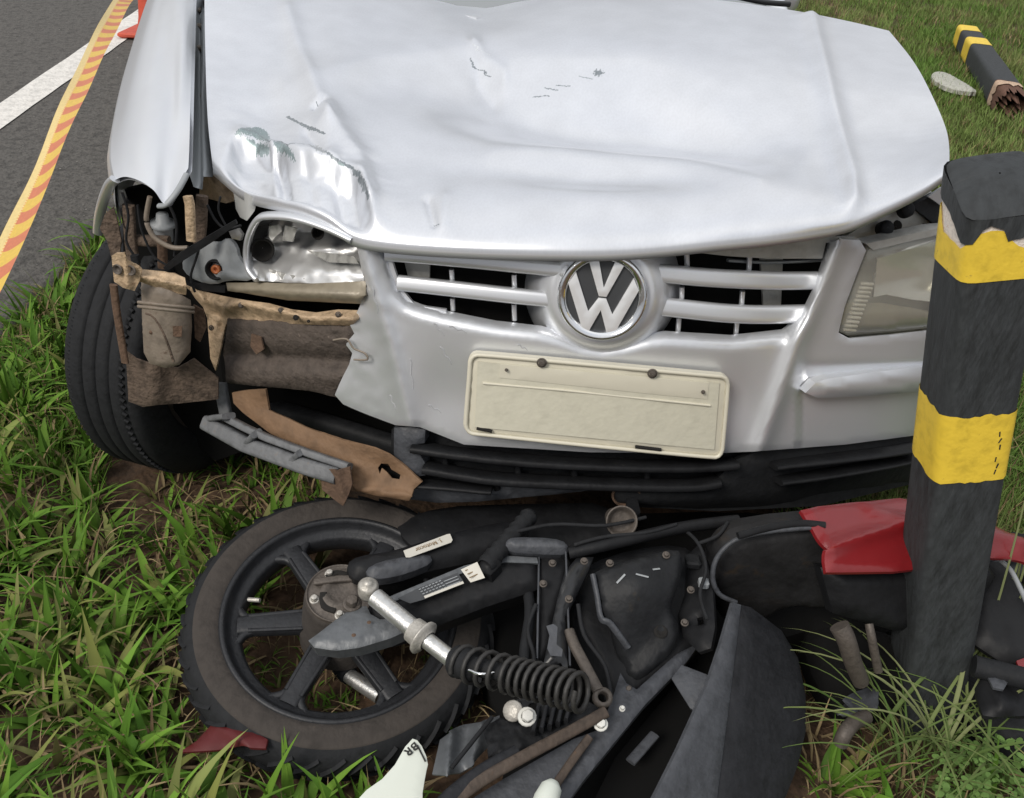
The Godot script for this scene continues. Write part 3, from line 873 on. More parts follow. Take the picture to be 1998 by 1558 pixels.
func near_corner(off: float) -> Callable:
	return func(p: Vector2) -> Vector3: return at_z(p, -1.46 + off)
func build_corner(car: Node3D) -> void:   # the torn corner
	var z := on_z(-1.66)
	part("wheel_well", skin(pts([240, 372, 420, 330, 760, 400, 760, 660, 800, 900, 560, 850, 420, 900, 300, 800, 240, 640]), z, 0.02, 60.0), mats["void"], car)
	# crushed inner wing under the hood
	part("inner_wing", skin(pts([358, 352, 380, 338, 416, 333, 440, 352, 462, 370, 456, 392, 440, 397, 400, 386, 366, 380]), func(p: Vector2) -> Vector3: return nose(p, -0.05 + 0.02 * ridge(p, [400, 338, 440, 395], 9)), 0.004, 8.0), mats["cream_metal"], car)
	part("wing_rail", sweep(lift([366, 383, 370, 400, 371, 430, 373, 470], near_corner(0.02)), 0.008, 0.005, Vector3(0, 0, 1)), mats["cream_metal"], car)
	part("wing_brace", sweep(lift([394, 382, 392, 440, 388, 476], near_corner(-0.04)), 0.010, 0.006, Vector3(0, 0, 1)), mats["mud_liner"], car)
	part("hose", tube(spline(lift([292, 384, 285, 425, 292, 450, 306, 468, 335, 483, 366, 484], near_corner(0.01)), 6), 0.0042), mats["dirty_bottle"], car)
	part("horn", lathe(at_z(V(318, 448), -1.54), Vector3(0.1, 1, 0.1), [[0.0, -0.02], [0.016, -0.02], [0.017, 0.006], [0.021, 0.007], [0.021, 0.014], [0.012, 0.016], [0.01, 0.03], [0, 0.03]], 18), mats["bracket_grey"], car)
	part("rusty_stem", sweep(lift([316, 470, 317, 522], near_corner(-0.04)), 0.008, 0.008, Vector3(0, 0, 1)), mats["rust"], car)
	part("cross_tube", sweep(lift([250, 468, 330, 472], near_corner(-0.06)), 0.010, 0.010, Vector3(0, 0, 1)), mats["mud_liner"], car)
	part("wire_clip", skin(pts([226, 372, 238, 372, 243, 388, 240, 408, 230, 404, 226, 388]), on_z(-1.56), 0.006, 6.0, 4.0, 0.003), mats["white_plastic"], car)
	part("wing_liner", skin(pts([194, 446, 204, 418, 220, 404, 230, 440, 236, 470, 232, 500, 216, 500, 208, 470]), on_z(-1.50), 0.004, 9.0), mats["mud_liner"], car)
	# corner bracket with two holes, and the pale rail
	var br := part("corner_bracket", skin(pts([217, 500, 226, 494, 242, 493, 250, 508, 270, 520, 276, 526, 272, 548, 262, 568, 240, 562, 222, 550]), func(p: Vector2) -> Vector3: return at_z(p, -1.40 + 0.01 * ridge(p, [242, 493, 250, 560], 6)), 0.003, 7.0), mats["cream_metal"], car)
	for q in [[229, 526], [255, 528]]:
		part("bracket_hole", lathe(at_z(V(q[0], q[1]), -1.395), Vector3(-0.2, 0.1, 1), [[0.009, 0.0], [0.0075, 0.003], [0.005, -0.002], [0, -0.003]], 16), mats["hub_metal"], br)
	part("pale_rail", skin(pts([272, 525, 300, 528, 340, 534, 360, 542, 364, 560, 362, 576, 340, 572, 300, 560, 272, 550]), func(p: Vector2) -> Vector3: return at_z(p, -1.42 + 0.02 * ridge(p, [272, 540, 362, 560], 7)), 0.004, 7.0), mats["cream_metal"], car)
	part("rusty_strip", sweep(lift([221, 556, 226, 600, 234, 650, 244, 708], near_corner(0.03)), 0.007, 0.004, Vector3(-0.2, 0, 1)), mats["rust"], car)
	# washer bottle and splash panel
	part("splash_panel", skin(pts([243, 690, 262, 704, 300, 716, 345, 722, 376, 704, 396, 720, 424, 742, 424, 782, 350, 790, 276, 797, 248, 786]), func(p: Vector2) -> Vector3: return at_z(p, -1.44 - 0.03 * smoothstep(600.0, 790.0, p.y) + 0.02 * ridge(p, [300, 600, 300, 780], 24)), 0.004, 16.0, 8.0, 0.004), mats["mud_liner"], car)
	var tank := func(p: Vector2) -> Vector3: return at_z(p, -1.455 + 0.045 * sqrt(maxf(0.0, 1.0 - pow((p.x - 324.0 + (p.y - 640.0) * 0.02) / 60.0, 2.0))))
	var bt := part("washer_bottle", skin(pts([268, 550, 300, 560, 340, 574, 377, 588, 380, 640, 376, 690, 350, 716, 320, 722, 286, 712, 274, 690, 270, 620]), tank, 0.03, 9.0, 6.0, 0.006), mats["dirty_bottle"], car)
	for y in [590.0, 598.0]:
		var band := PackedVector3Array()
		for k in 9:
			band.append(tank.call(V(270.0 + k * 13.4, y + k * 1.4)))
		part("bottle_band", sweep(band, 0.003, 0.003, Vector3(0, 1, 0), 2.2, 8), mats["dirty_bottle"], bt)
	var seam := PackedVector3Array()
	for k in 7:
		seam.append(tank.call(V(284.0 + k * 9.0, 612.0 + k * k * 2.6)))
	part("bottle_seam", sweep(seam, 0.002, 0.0015, Vector3(0, 0, 1), 2.2, 8), mats["mud_liner"], bt)
	part("bottle_spot", lathe(tank.call(V(294, 649)), Vector3(-0.3, 0, 1), [[0.004, -0.001], [0.003, 0.0015], [0, 0.002]], 10), mats["rust"], bt)
	part("tank_strap", skin(pts([377, 596, 396, 606, 402, 640, 390, 668, 380, 660]), near_corner(0.0), 0.004, 8.0), mats["rust"], bt)
	part("bottle_label", skin(pts([337, 637, 355, 637, 354, 658, 337, 657]), near_corner(0.052), 0.001, 10.0), mats["rust"], bt)
	# diagonal black trim, flap of film, grey lamp carrier
	part("black_trim", skin(pts([318, 522, 350, 494, 400, 464, 458, 430, 462, 438, 412, 474, 356, 510, 324, 530]), near_corner(0.03), 0.006, 10.0), mats["black_plastic"], car)
	part("film_scrap", skin(pts([455, 374, 478, 376, 503, 390, 496, 412, 481, 431, 468, 424, 460, 408]), func(p: Vector2) -> Vector3: return nose(p, -0.005 + 0.01 * sin(p.x * 0.12)), 0.001, 8.0), mats["film"], car)
	var carrier := part("lamp_carrier", skin(rounded(pts([399, 471, 424, 474, 440, 464, 456, 480, 462, 507, 486, 530, 492, 550, 440, 550, 416, 558, 380, 550, 353, 531, 351, 508, 366, 496]), 1), func(p: Vector2) -> Vector3: return nose(p, 0.012 + 0.012 * hollow(p, V(420, 526), 26, 26, 0.0) + 0.006 * ridge(p, [400, 475, 396, 520, 470, 545], 8)), 0.006, 7.0, 6.0, 0.004, [rounded(pts([412, 516, 430, 516, 432, 536, 412, 536]), 2)]), mats["bracket_grey"], car)
	var sock := nose(V(421, 526), 0.02)
	part("socket", lathe(sock, Vector3(-0.1, 0.1, 1), [[0.019, 0.0], [0.018, 0.006], [0.014, 0.006], [0.012, -0.004], [0, -0.012]], 22), mats["black_plastic"], carrier)
	part("amber_bulb", lathe(sock, Vector3(-0.1, 0.1, 1), [[0.009, -0.002], [0.008, 0.003], [0.004, 0.003], [0.003, -0.002], [0, -0.002]], 16), mats["amber"], carrier)
	part("metal_clip", skin(pts([444, 452, 462, 446, 470, 458, 466, 470, 450, 466]), on_nose(0.012), 0.005, 6.0, 3.0, 0.002), mats["alloy"], carrier)
	for e in [[[238, 376, 250, 420, 246, 470, 262, 500], 0.0022], [[330, 400, 344, 440, 340, 500], 0.0025], [[404, 400, 420, 430, 440, 446, 470, 440], 0.0022], [[268, 400, 276, 450, 300, 500, 330, 520], 0.002], [[392, 470, 384, 500, 372, 540, 380, 570], 0.0022], [[430, 384, 426, 410, 440, 440], 0.0018]]:
		part("wire", tube(spline(lift(e[0], near_corner(-0.01)), 6), e[1], 7), mats["tyre_rubber"], car)
	part("wire_plug", sweep(lift([262, 498, 266, 514], near_corner(0.0)), 0.007, 0.006, Vector3(0, 0, 1), 4.0), mats["bumper_black"], car)
	part("inner_brace", sweep(lift([250, 400, 254, 470, 262, 520], near_corner(-0.05)), 0.010, 0.006, Vector3(0, 0, 1), 4.0), mats["mud_liner"], car)
	for q in [[388, 612], [412, 640], [470, 596], [548, 606], [660, 614]]:
		part("weld_bolt", bolt(nose(V(q[0], q[1]), 0.012), Vector3(-0.1, 0.2, 1), 0.0035, 0.004), mats["hub_metal"], car)
	# smashed headlight
	var bowl := func(p: Vector2) -> Vector3: return nose(p, -0.075 + 0.070 * smoothstep(440.0, 556.0, p.y) + 0.03 * smoothstep(540.0, 490.0, p.x) + 0.004 * noise.get_noise_2d(p.x * 2.2, p.y * 2.2) + 0.010 * ridge(p, [520, 476, 600, 484, 700, 480], 7))
	var hl := part("smashed_headlight", skin(pts([494, 470, 502, 436, 520, 424, 576, 428, 640, 446, 676, 462, 694, 476, 704, 520, 712, 552, 640, 554, 560, 552, 506, 548, 492, 520]), bowl, 0.004, 8.0), mats["reflector"], car)
	hl.set_meta("label", "smashed headlight with its lens gone and reflector bare")
	part("bezel", sweep(spline(lift([506, 546, 488, 524, 482, 496, 486, 462, 500, 432, 520, 421, 576, 424, 640, 444, 690, 468], on_nose(0.012)), 5), 0.0055, 0.014, Vector3(0, 0.1, 1), 3.0, 10), mats["silver_paint"], hl)
	part("lamp_shell", skin(pts([476, 470, 484, 440, 500, 424, 520, 414, 580, 416, 650, 436, 690, 462, 680, 470, 640, 450, 576, 430, 520, 428, 500, 442, 492, 474, 494, 520, 500, 548, 484, 530]), on_nose(-0.02), 0.03, 9.0), mats["black_plastic"], hl)
	for q in [[512, 488, 0.0175], [620, 455, 0.009]]:
		part("bulb_hole", lathe(nose(V(q[0], q[1]), -0.008), Vector3(0.25, 0.1, 0.95), [[q[2] * 1.15, -0.004], [q[2] * 1.1, 0.005], [q[2], 0.004], [q[2] * 0.8, -0.01], [0, -0.012]], 22), mats["hole"], hl)
	for q in [[[525, 442, 545, 438, 548, 452, 530, 470, 524, 462]], [[556, 440, 580, 446, 570, 472, 552, 470]], [[600, 490, 690, 500, 700, 515, 640, 512]], [[505, 520, 560, 535, 600, 545, 520, 548]]]:
		part("lens_shard", skin(pts(q[0]), func(p: Vector2) -> Vector3: return nose(p, -0.01 + 0.004 * sin(p.x * 0.3)), 0.002, 7.0), mats["bay_metal"], hl)
	part("lens_remnant", skin(pts([437, 551, 500, 549, 600, 551, 712, 549, 711, 575, 702, 597, 640, 594, 560, 590, 500, 580, 440, 569]), func(p: Vector2) -> Vector3: return nose(p, 0.008 + 0.018 * hollow(p, V(590, 572), 190, 14, 0.06)), 0.005, 9.0, 6.0, 0.004), mats["lens_brown"], hl)
	part("carrier_foot", skin(pts([360, 548, 384, 552, 440, 556, 438, 572, 400, 568, 368, 562]), on_nose(0.0), 0.01, 9.0), mats["black_plastic"], car)
	# crumpled tan members
	var member := part("crumpled_member", skin(pts([364, 556, 384, 566, 402, 570, 437, 578, 480, 586, 525, 592, 570, 604, 617, 610, 660, 604, 704, 606, 700, 622, 686, 636, 610, 634, 520, 630, 444, 626, 438, 640, 428, 690, 420, 724, 410, 700, 404, 622, 396, 600, 380, 582]), func(p: Vector2) -> Vector3: return nose(p, -0.012 + 0.028 * ridge(p, [366, 560, 400, 585, 440, 600, 470, 590, 600, 622, 690, 622], 12) - 0.012 * ridge(p, [400, 574, 430, 620, 436, 650], 6) + 0.006 * noise.get_noise_2d(p.x * 3.0, p.y * 3.0)), 0.003, 6.5), mats["cream_metal"], car)
	for q in [[577, 620, 0.0045], [602, 627, 0.0025]]:
		part("member_hole", lathe(nose(V(q[0], q[1]), 0.018), Vector3(0, 0.2, 1), [[q[2] * 1.1, 0.0], [q[2], 0.002], [0, 0.001]], 14), mats["hole"], member)
	# impact beam
	var beam := func(p: Vector2) -> Vector3: return nose(p, -0.002 - 0.022 * ridge(p, [440, 690, 560, 698, 690, 706], 15) - 0.015 * smoothstep(735.0, 770.0, p.y) + 0.004 * noise.get_noise_2d(p.x * 4.0, p.y * 4.0))
	var bm := part("impact_beam", skin(pts([440, 624, 520, 628, 600, 634, 690, 638, 690, 700, 676, 740, 655, 778, 612, 768, 560, 762, 500, 757, 437, 750, 434, 690]), beam, 0.03, 8.0, 6.0, 0.004), mats["beam_steel"], car)
	part("beam_patch", skin(pts([490, 652, 508, 658, 514, 682, 500, 692, 488, 676]), on_nose(0.006), 0.003, 7.0), mats["rust"], bm)
	part("beam_post", sweep(lift([430, 748, 434, 775, 440, 806], on_nose(0.0)), 0.013, 0.007, Vector3(-0.3, 0, 1), 4.0), mats["strip_grey"], car)
	part("torn_wire", tube(spline(lift([650, 664, 676, 662, 690, 680, 712, 690, 716, 702, 690, 702], on_nose(0.012)), 5), 0.0018, 6), mats["dirty_bottle"], car)
	# tan lower panel and broken grille strip
	var lp := part("lower_panel", skin(pts([450, 768, 480, 764, 515, 762, 522, 801, 560, 818, 601, 838, 666, 861, 730, 878, 757, 890, 786, 910, 822, 942, 806, 955, 797, 981, 740, 972, 692, 962, 687, 945, 682, 908, 600, 880, 526, 848, 471, 806, 453, 788]), func(p: Vector2) -> Vector3: return nose(p, 0.02 + 0.018 * ridge(p, [690, 955, 800, 972], 9) - 0.015 * ridge(p, [480, 775, 620, 850, 780, 920], 30)), 0.004, 10.0, 5.0, 0.003, [pts([736, 914, 742, 906, 756, 908, 762, 918, 780, 928, 778, 936, 764, 934, 754, 922, 744, 914, 740, 926])]), mats["tan_primer"], car)
	lp.set_meta("label", "tan unpainted lower panel behind the torn bumper")
	part("panel_void", skin(pts([700, 890, 800, 930, 780, 950, 700, 930]), on_nose(-0.02), 0.004, 20.0), mats["void"], lp)
	var st := part("broken_strip", sweep(lift([404, 826, 440, 846, 480, 868, 540, 890, 600, 912, 660, 930], on_nose(0.055)), 0.0145, 0.014, Vector3(0, 0.5, 0.86), 4.0), mats["strip_grey"], car)
	part("strip_rail", sweep(lift([440, 815, 480, 836, 524, 856, 600, 884, 682, 912], on_nose(0.04)), 0.007, 0.012, Vector3(0, 0.5, 0.86), 4.0), mats["strip_grey"], st)
	for q in [[416, 816, 446, 812], [478, 872, 500, 846], [566, 904, 588, 882]]:
		part("strip_clip", sweep(lift(q, on_nose(0.052)), 0.006, 0.014, Vector3(0, 0.5, 0.86), 4.0), mats["strip_grey"], st)
	part("strip_end", skin(pts([625, 921, 640, 916, 660, 918, 682, 912, 687, 945, 680, 966, 669, 988, 650, 974, 628, 956]), func(p: Vector2) -> Vector3: return nose(p, 0.062 + 0.012 * ridge(p, [655, 918, 672, 980], 8)), 0.004, 7.0), mats["rust"], st)
	# undertray and sub frame seen in the dark
	part("under_beam", sweep(lift([500, 790, 640, 830, 800, 880], on_nose(-0.16)), 0.02, 0.02, Vector3(0, 0, 1)), mats["bumper_black"], car)

func fender_rows(rows: Array, depths: Array) -> Array:
	var out := []
	for e in rows.size():
		var depth: float = depths[e]
		var p := spline(trace(rows[e]), 6)
		var row := PackedVector3Array()
		var s := p[0]
		for q in [Vector3(0.01, -depth, 0.0), Vector3(-0.004, -depth * 0.55, 0.0), Vector3(-0.008, -depth * 0.2, 0.0)]:
			row.append(s + q)
		row.append_array(p)
		out.append(row)
	return out
func build_fender(car: Node3D) -> void:
	# crest rows in the picture, outer edge to hood gap; front row is the torn edge
	var rows := [
		[222, 352, 0.735, 244, 345, 0.745, 274, 354, 0.748, 300, 372, 0.742, 322, 398, 0.725, 344, 368, 0.745, 367, 328, 0.765],
		[213, 300, 0.745, 240, 290, 0.765, 270, 292, 0.775, 300, 300, 0.775, 325, 306, 0.77, 346, 296, 0.775, 369, 285, 0.785],
		[222, 225, 0.765, 250, 212, 0.795, 280, 207, 0.81, 310, 207, 0.815, 335, 208, 0.815, 352, 206, 0.82, 371, 205, 0.82],
		[245, 130, 0.80, 268, 116, 0.835, 295, 110, 0.85, 320, 107, 0.855, 340, 106, 0.86, 356, 106, 0.865, 374, 106, 0.86],
		[285, 4, 0.845, 300, -6, 0.885, 318, -10, 0.90, 334, -12, 0.91, 348, -12, 0.915, 362, -12, 0.915, 378, -12, 0.91],
		[318, -78, 0.87, 328, -90, 0.91, 340, -95, 0.93, 350, -97, 0.94, 360, -98, 0.94, 372, -98, 0.94, 384, -98, 0.93]]
	var g := fender_rows(rows, [0.07, 0.10, 0.13, 0.2, 0.3, 0.3])
	# smooth between rows
	var fine := []
	for j in g.size() - 1:
		for t in 8:
			var row := PackedVector3Array()
			for i in g[j].size():
				row.append(g[j][i].cubic_interpolate(g[j + 1][i], g[maxi(j - 1, 0)][i], g[mini(j + 2, g.size() - 1)][i], t / 8.0))
			fine.append(row)
	fine.append(g[g.size() - 1])
	var lift_front := 10
	for j in lift_front:      # the front end keeps only the crest and a rolled lip
		var f := 1.0 - float(j) / lift_front
		for i in 3:
			fine[j][i] = fine[j][i].lerp(fine[j][3] + Vector3(-0.012, -0.04 - 0.05 * (3 - i) / 3.0, -0.02), f * 0.8)
	var s := Shape.new()
	s.grid(fine)
	var inside := []
	for r in fine:
		var row := PackedVector3Array()
		for q in r:
			row.append(q + Vector3(0.004, -0.006, -0.004))
		inside.append(row)
	s.grid(inside)
	var fe := part("front_fender", s, mats["silver_paint"], car)
	fe.set_meta("label", "silver front fender with its front end torn open")
	part("fender_lip", sweep(spline(trace([190, 455, 0.565, 193, 425, 0.615, 201, 392, 0.675, 213, 362, 0.72, 224, 350, 0.737]), 5), 0.005, 0.009, Vector3(-0.8, 0.5, 0.3), 2.5, 10), mats["silver_paint"], fe)
	part("bare_edge", sweep(spline(trace([310, 402, 0.716, 322, 400, 0.722, 336, 386, 0.733, 350, 366, 0.746, 364, 340, 0.76]), 5), 0.005, 0.004, Vector3(0, 0.8, 0.5), 2.2, 8), mats["bracket_grey"], fe)
	# gutter between fender and hood, with clips
	var a := trace([366, 330, 0.755, 370, 205, 0.81, 375, 106, 0.85, 380, -60, 0.91])
	var b := trace([414, 332, 0.735, 404, 205, 0.79, 402, 106, 0.83, 400, -60, 0.90])
	var gr := []
	for e in [[0.0, 0.0], [0.15, -0.03], [0.5, -0.035], [0.6, -0.012], [1.0, -0.012]]:
		var row := PackedVector3Array()
		for k in a.size():
			row.append(a[k].lerp(b[k], e[0]) + Vector3(0, e[1], 0))
		gr.append(spline(row, 6))
	var gs := Shape.new()
	gs.grid(gr)
	var gut := part("hood_gutter", gs, mats["paint_dark"], car)
	for q in [[388, 95, 0.825], [391, 190, 0.785], [386, 20, 0.855], [390, 52, 0.84]]:
		var c := at_height(V(q[0], q[1]), q[2])
		part("gutter_clip", block(c - Vector3(0.010, 0.004, 0.012), c + Vector3(0.010, 0.006, 0.012), 0.003), mats["dirty_bottle"], gut)
	# far fender, mirrored about the middle of the car
	var far := []
	for z in [-1.62, -1.75, -1.95, -2.2, -2.5]:
		var t := clampf((-1.55 - z) / 0.7, 0.0, 1.0)
		var row := PackedVector3Array()
		for e in [[0.80, 0.32], [0.815, 0.5], [0.805, 0.66], [0.775, 0.735], [0.72, 0.755], [0.66, 0.755]]:
			row.append(Vector3(e[0] - 0.05 * (1.0 - t), e[1] + (0.07 * t if e[1] > 0.6 else 0.0), z))
		far.append(row)
	var fs := Shape.new()
	fs.grid(far)
	part("front_fender", fs, mats["silver_paint"], car)

func car_wheel(car: Node3D, c: Vector3, ax: Vector3) -> void:
	var r := 0.285
	var prof := [[0.185, -0.075], [0.20, -0.088], [0.245, -0.09], [0.268, -0.082], [0.279, -0.066], [0.2835, -0.05]]
	for k in 4:
		var x := -0.045 + k * 0.03
		prof.append_array([[r, x - 0.011], [r, x + 0.009], [r - 0.007, x + 0.011], [r - 0.007, x + 0.015]])
	prof.append_array([[0.279, 0.074], [0.268, 0.086], [0.245, 0.092], [0.20, 0.09], [0.185, 0.076]])
	var w := part("wheel", lathe(c, ax, prof, 72), mats["tyre_rubber"], car)
	var tread := Shape.new()      # cross cuts between the grooves
	ax = ax.normalized()
	var x0 := ax.cross(Vector3.UP).normalized()
	var z0 := x0.cross(ax)
	for i in 110:
		var a := TAU * i / 110.0
		var d := x0 * cos(a) + z0 * sin(a)
		for k in 2:
			var o := c + ax * (-0.052 + k * 0.104) + d * (r - 0.0040)
			var tng := d.cross(ax)
			tread.add(sweep(PackedVector3Array([o - ax * 0.010 + tng * 0.006, o + ax * 0.010 - tng * 0.004]), 0.004, 0.004, d, 3.0, 6))
	part("tread_blocks", tread, mats["tyre_rubber"], w).set_meta("kind", "stuff")
	part("rim", lathe(c, ax, [[0.187, -0.076], [0.178, -0.07], [0.165, -0.05], [0.15, -0.035], [0.06, -0.055], [0.0, -0.06], [0.0, 0.05], [0.16, 0.05], [0.187, 0.076]], 40), mats["hub_metal"], w)

func build_car() -> void:
	var car := thing("car", "silver hatchback with a smashed front corner standing over the fallen motorcycle", "car", Vector3(-0.02, 0, -3.2))
	build_hood(car)
	build_fender(car)
	build_front(car)
	build_headlight(car)
	build_corner(car)
	car_wheel(car, Vector3(-0.715, 0.275, -1.80), Vector3(0.95, 0.0, 0.28))
	car_wheel(car, Vector3(0.70, 0.28, -2.0), Vector3(1, 0, 0.05))
	car_wheel(car, Vector3(-0.80, 0.28, -4.45), Vector3(1, 0, 0))
	car_wheel(car, Vector3(0.62, 0.28, -4.5), Vector3(1, 0, 0))
	# the rest of the body behind the hood
	for sd in [-1.0, 1.0]:
		var rows := []
		for e in [[-2.22, 0.0], [-2.6, 0.0], [-3.4, 0.0], [-4.3, 0.0], [-4.9, 0.03], [-5.1, 0.12]]:
			var row := PackedVector3Array()
			for q in [[0.76, 0.22], [0.80, 0.30], [0.815, 0.5], [0.80, 0.66], [0.79, 0.80], [0.75, 0.90]]:
				row.append(Vector3(-0.03 + sd * (q[0] - e[1] - (0.13 if sd > 0.0 else 0.0)) - 0.035 * (-2.2 - e[0]), q[1], e[0]))
			rows.append(row)
		var bs := Shape.new()
		bs.grid(rows)
		part("body_side", bs, mats["silver_paint"], car)
		var win := []
		for e in [[-2.45, 0.04], [-3.1, 0.95], [-4.3, 1.0], [-4.95, 0.6]]:
			var row := PackedVector3Array()
			for q in 5:
				var t: float = e[1] * q / 4.0
				row.append(Vector3(-0.03 + sd * (0.745 - 0.16 * t - (0.13 if sd > 0.0 else 0.0)) - 0.035 * (-2.2 - e[0]), 0.905 + 0.48 * t, e[0]))
			win.append(row)
		var ws := Shape.new()
		ws.grid(win)
		part("side_window", ws, mats["glass_dark"], car)
		part("pillar", sweep(PackedVector3Array([Vector3(-0.11 + sd * 0.675, 0.92, -2.40), Vector3(-0.12 + sd * 0.60, 1.18, -2.8), Vector3(-0.13 + sd * 0.525, 1.385, -3.15)]), 0.028, 0.022, Vector3(sd, 0.5, 0.3), 3.0), mats["silver_paint"], car)
	var scr := []
	for k in range(-1, 5):
		var t := k / 4.0
		var row := PackedVector3Array()
		for i in 9:
			var u := i / 4.0 - 1.0
			row.append(Vector3(-0.11 + u * (0.66 - 0.14 * t), 0.925 + 0.47 * t + 0.01 * (1 - u * u), -2.34 - 0.80 * t + 0.10 * u * u * (-1.0)))
		scr.append(row)
	var ss := Shape.new()
	ss.grid(scr)
	part("windscreen", ss, mats["windscreen_glass"], car)
	var roof := []
	for k in 5:
		var row := PackedVector3Array()
		for i in 9:
			var u := i / 4.0 - 1.0
			row.append(Vector3(-0.14 + u * 0.525 - 0.03 * k, 1.40 + 0.03 * (1 - u * u) + 0.02 * sin(PI * k / 4.0) - 0.10 * maxf(0.0, k - 3.0), -3.14 - 0.45 * k))
		roof.append(row)
	var rs := Shape.new()
	rs.grid(roof)
	part("roof", rs, mats["silver_paint"], car)
	part("tail", skin(pts([0, 0, 100, 0, 100, 100, 0, 100]), func(p: Vector2) -> Vector3: return Vector3(-0.13 + (p.x / 50.0 - 1.0) * (0.70 - 0.001 * p.y), 0.25 + p.y * 0.0112, -5.12 + 0.0022 * p.y), 0.02, 25.0), mats["silver_paint"], car)
	part("floor_pan", block(Vector3(-0.74, 0.20, -5.0), Vector3(0.62, 0.24, -2.2), 0.01), mats["void"], car)
	# cowl, wiper and door mirror at the top of the view
	part("cowl", skin(pts([420, -70, 930, 34, 1380, 34, 1480, -60, 930, -60]), func(p: Vector2) -> Vector3: return at_height(p, 0.915), 0.006, 60.0), mats["silver_paint"], car)
	part("wiper", sweep(spline(PackedVector3Array([at_z(V(1440, -6), -2.27), at_z(V(1490, 4), -2.28), at_z(V(1540, 8), -2.30)]), 4), 0.008, 0.006, Vector3.UP), mats["black_gloss"], car)
	part("door_mirror", lathe(at_z(V(1512, -8), -2.75), Vector3(-0.2, 0, -1), [[0.0, -0.03], [0.05, -0.026], [0.075, 0.0], [0.075, 0.05], [0.0, 0.06]], 20), mats["silver_paint"], car)

# ---------- the motorcycle ----------
func lettering(text: String, o: Vector3, right: Vector3, up: Vector3, size: float, m: Material, called: String, parent: Node, bold := false) -> void:
	var t := TextMesh.new()
	var f := SystemFont.new()
	f.font_names = PackedStringArray(["Droid Sans"])
	f.font_weight = 700 if bold else 400
	t.font = f
	t.text = text
	t.font_size = 64
	t.pixel_size = size / 64.0
	t.depth = 0.001
	t.curve_step = 2.0
	var i := MeshInstance3D.new()
	i.name = called
	i.mesh = t
	i.material_override = m
	right = right.normalized()
	var n := right.cross(up).normalized()
	i.transform = Transform3D(Basis(right, n.cross(right), n), o - org)
	parent.add_child(i, true)

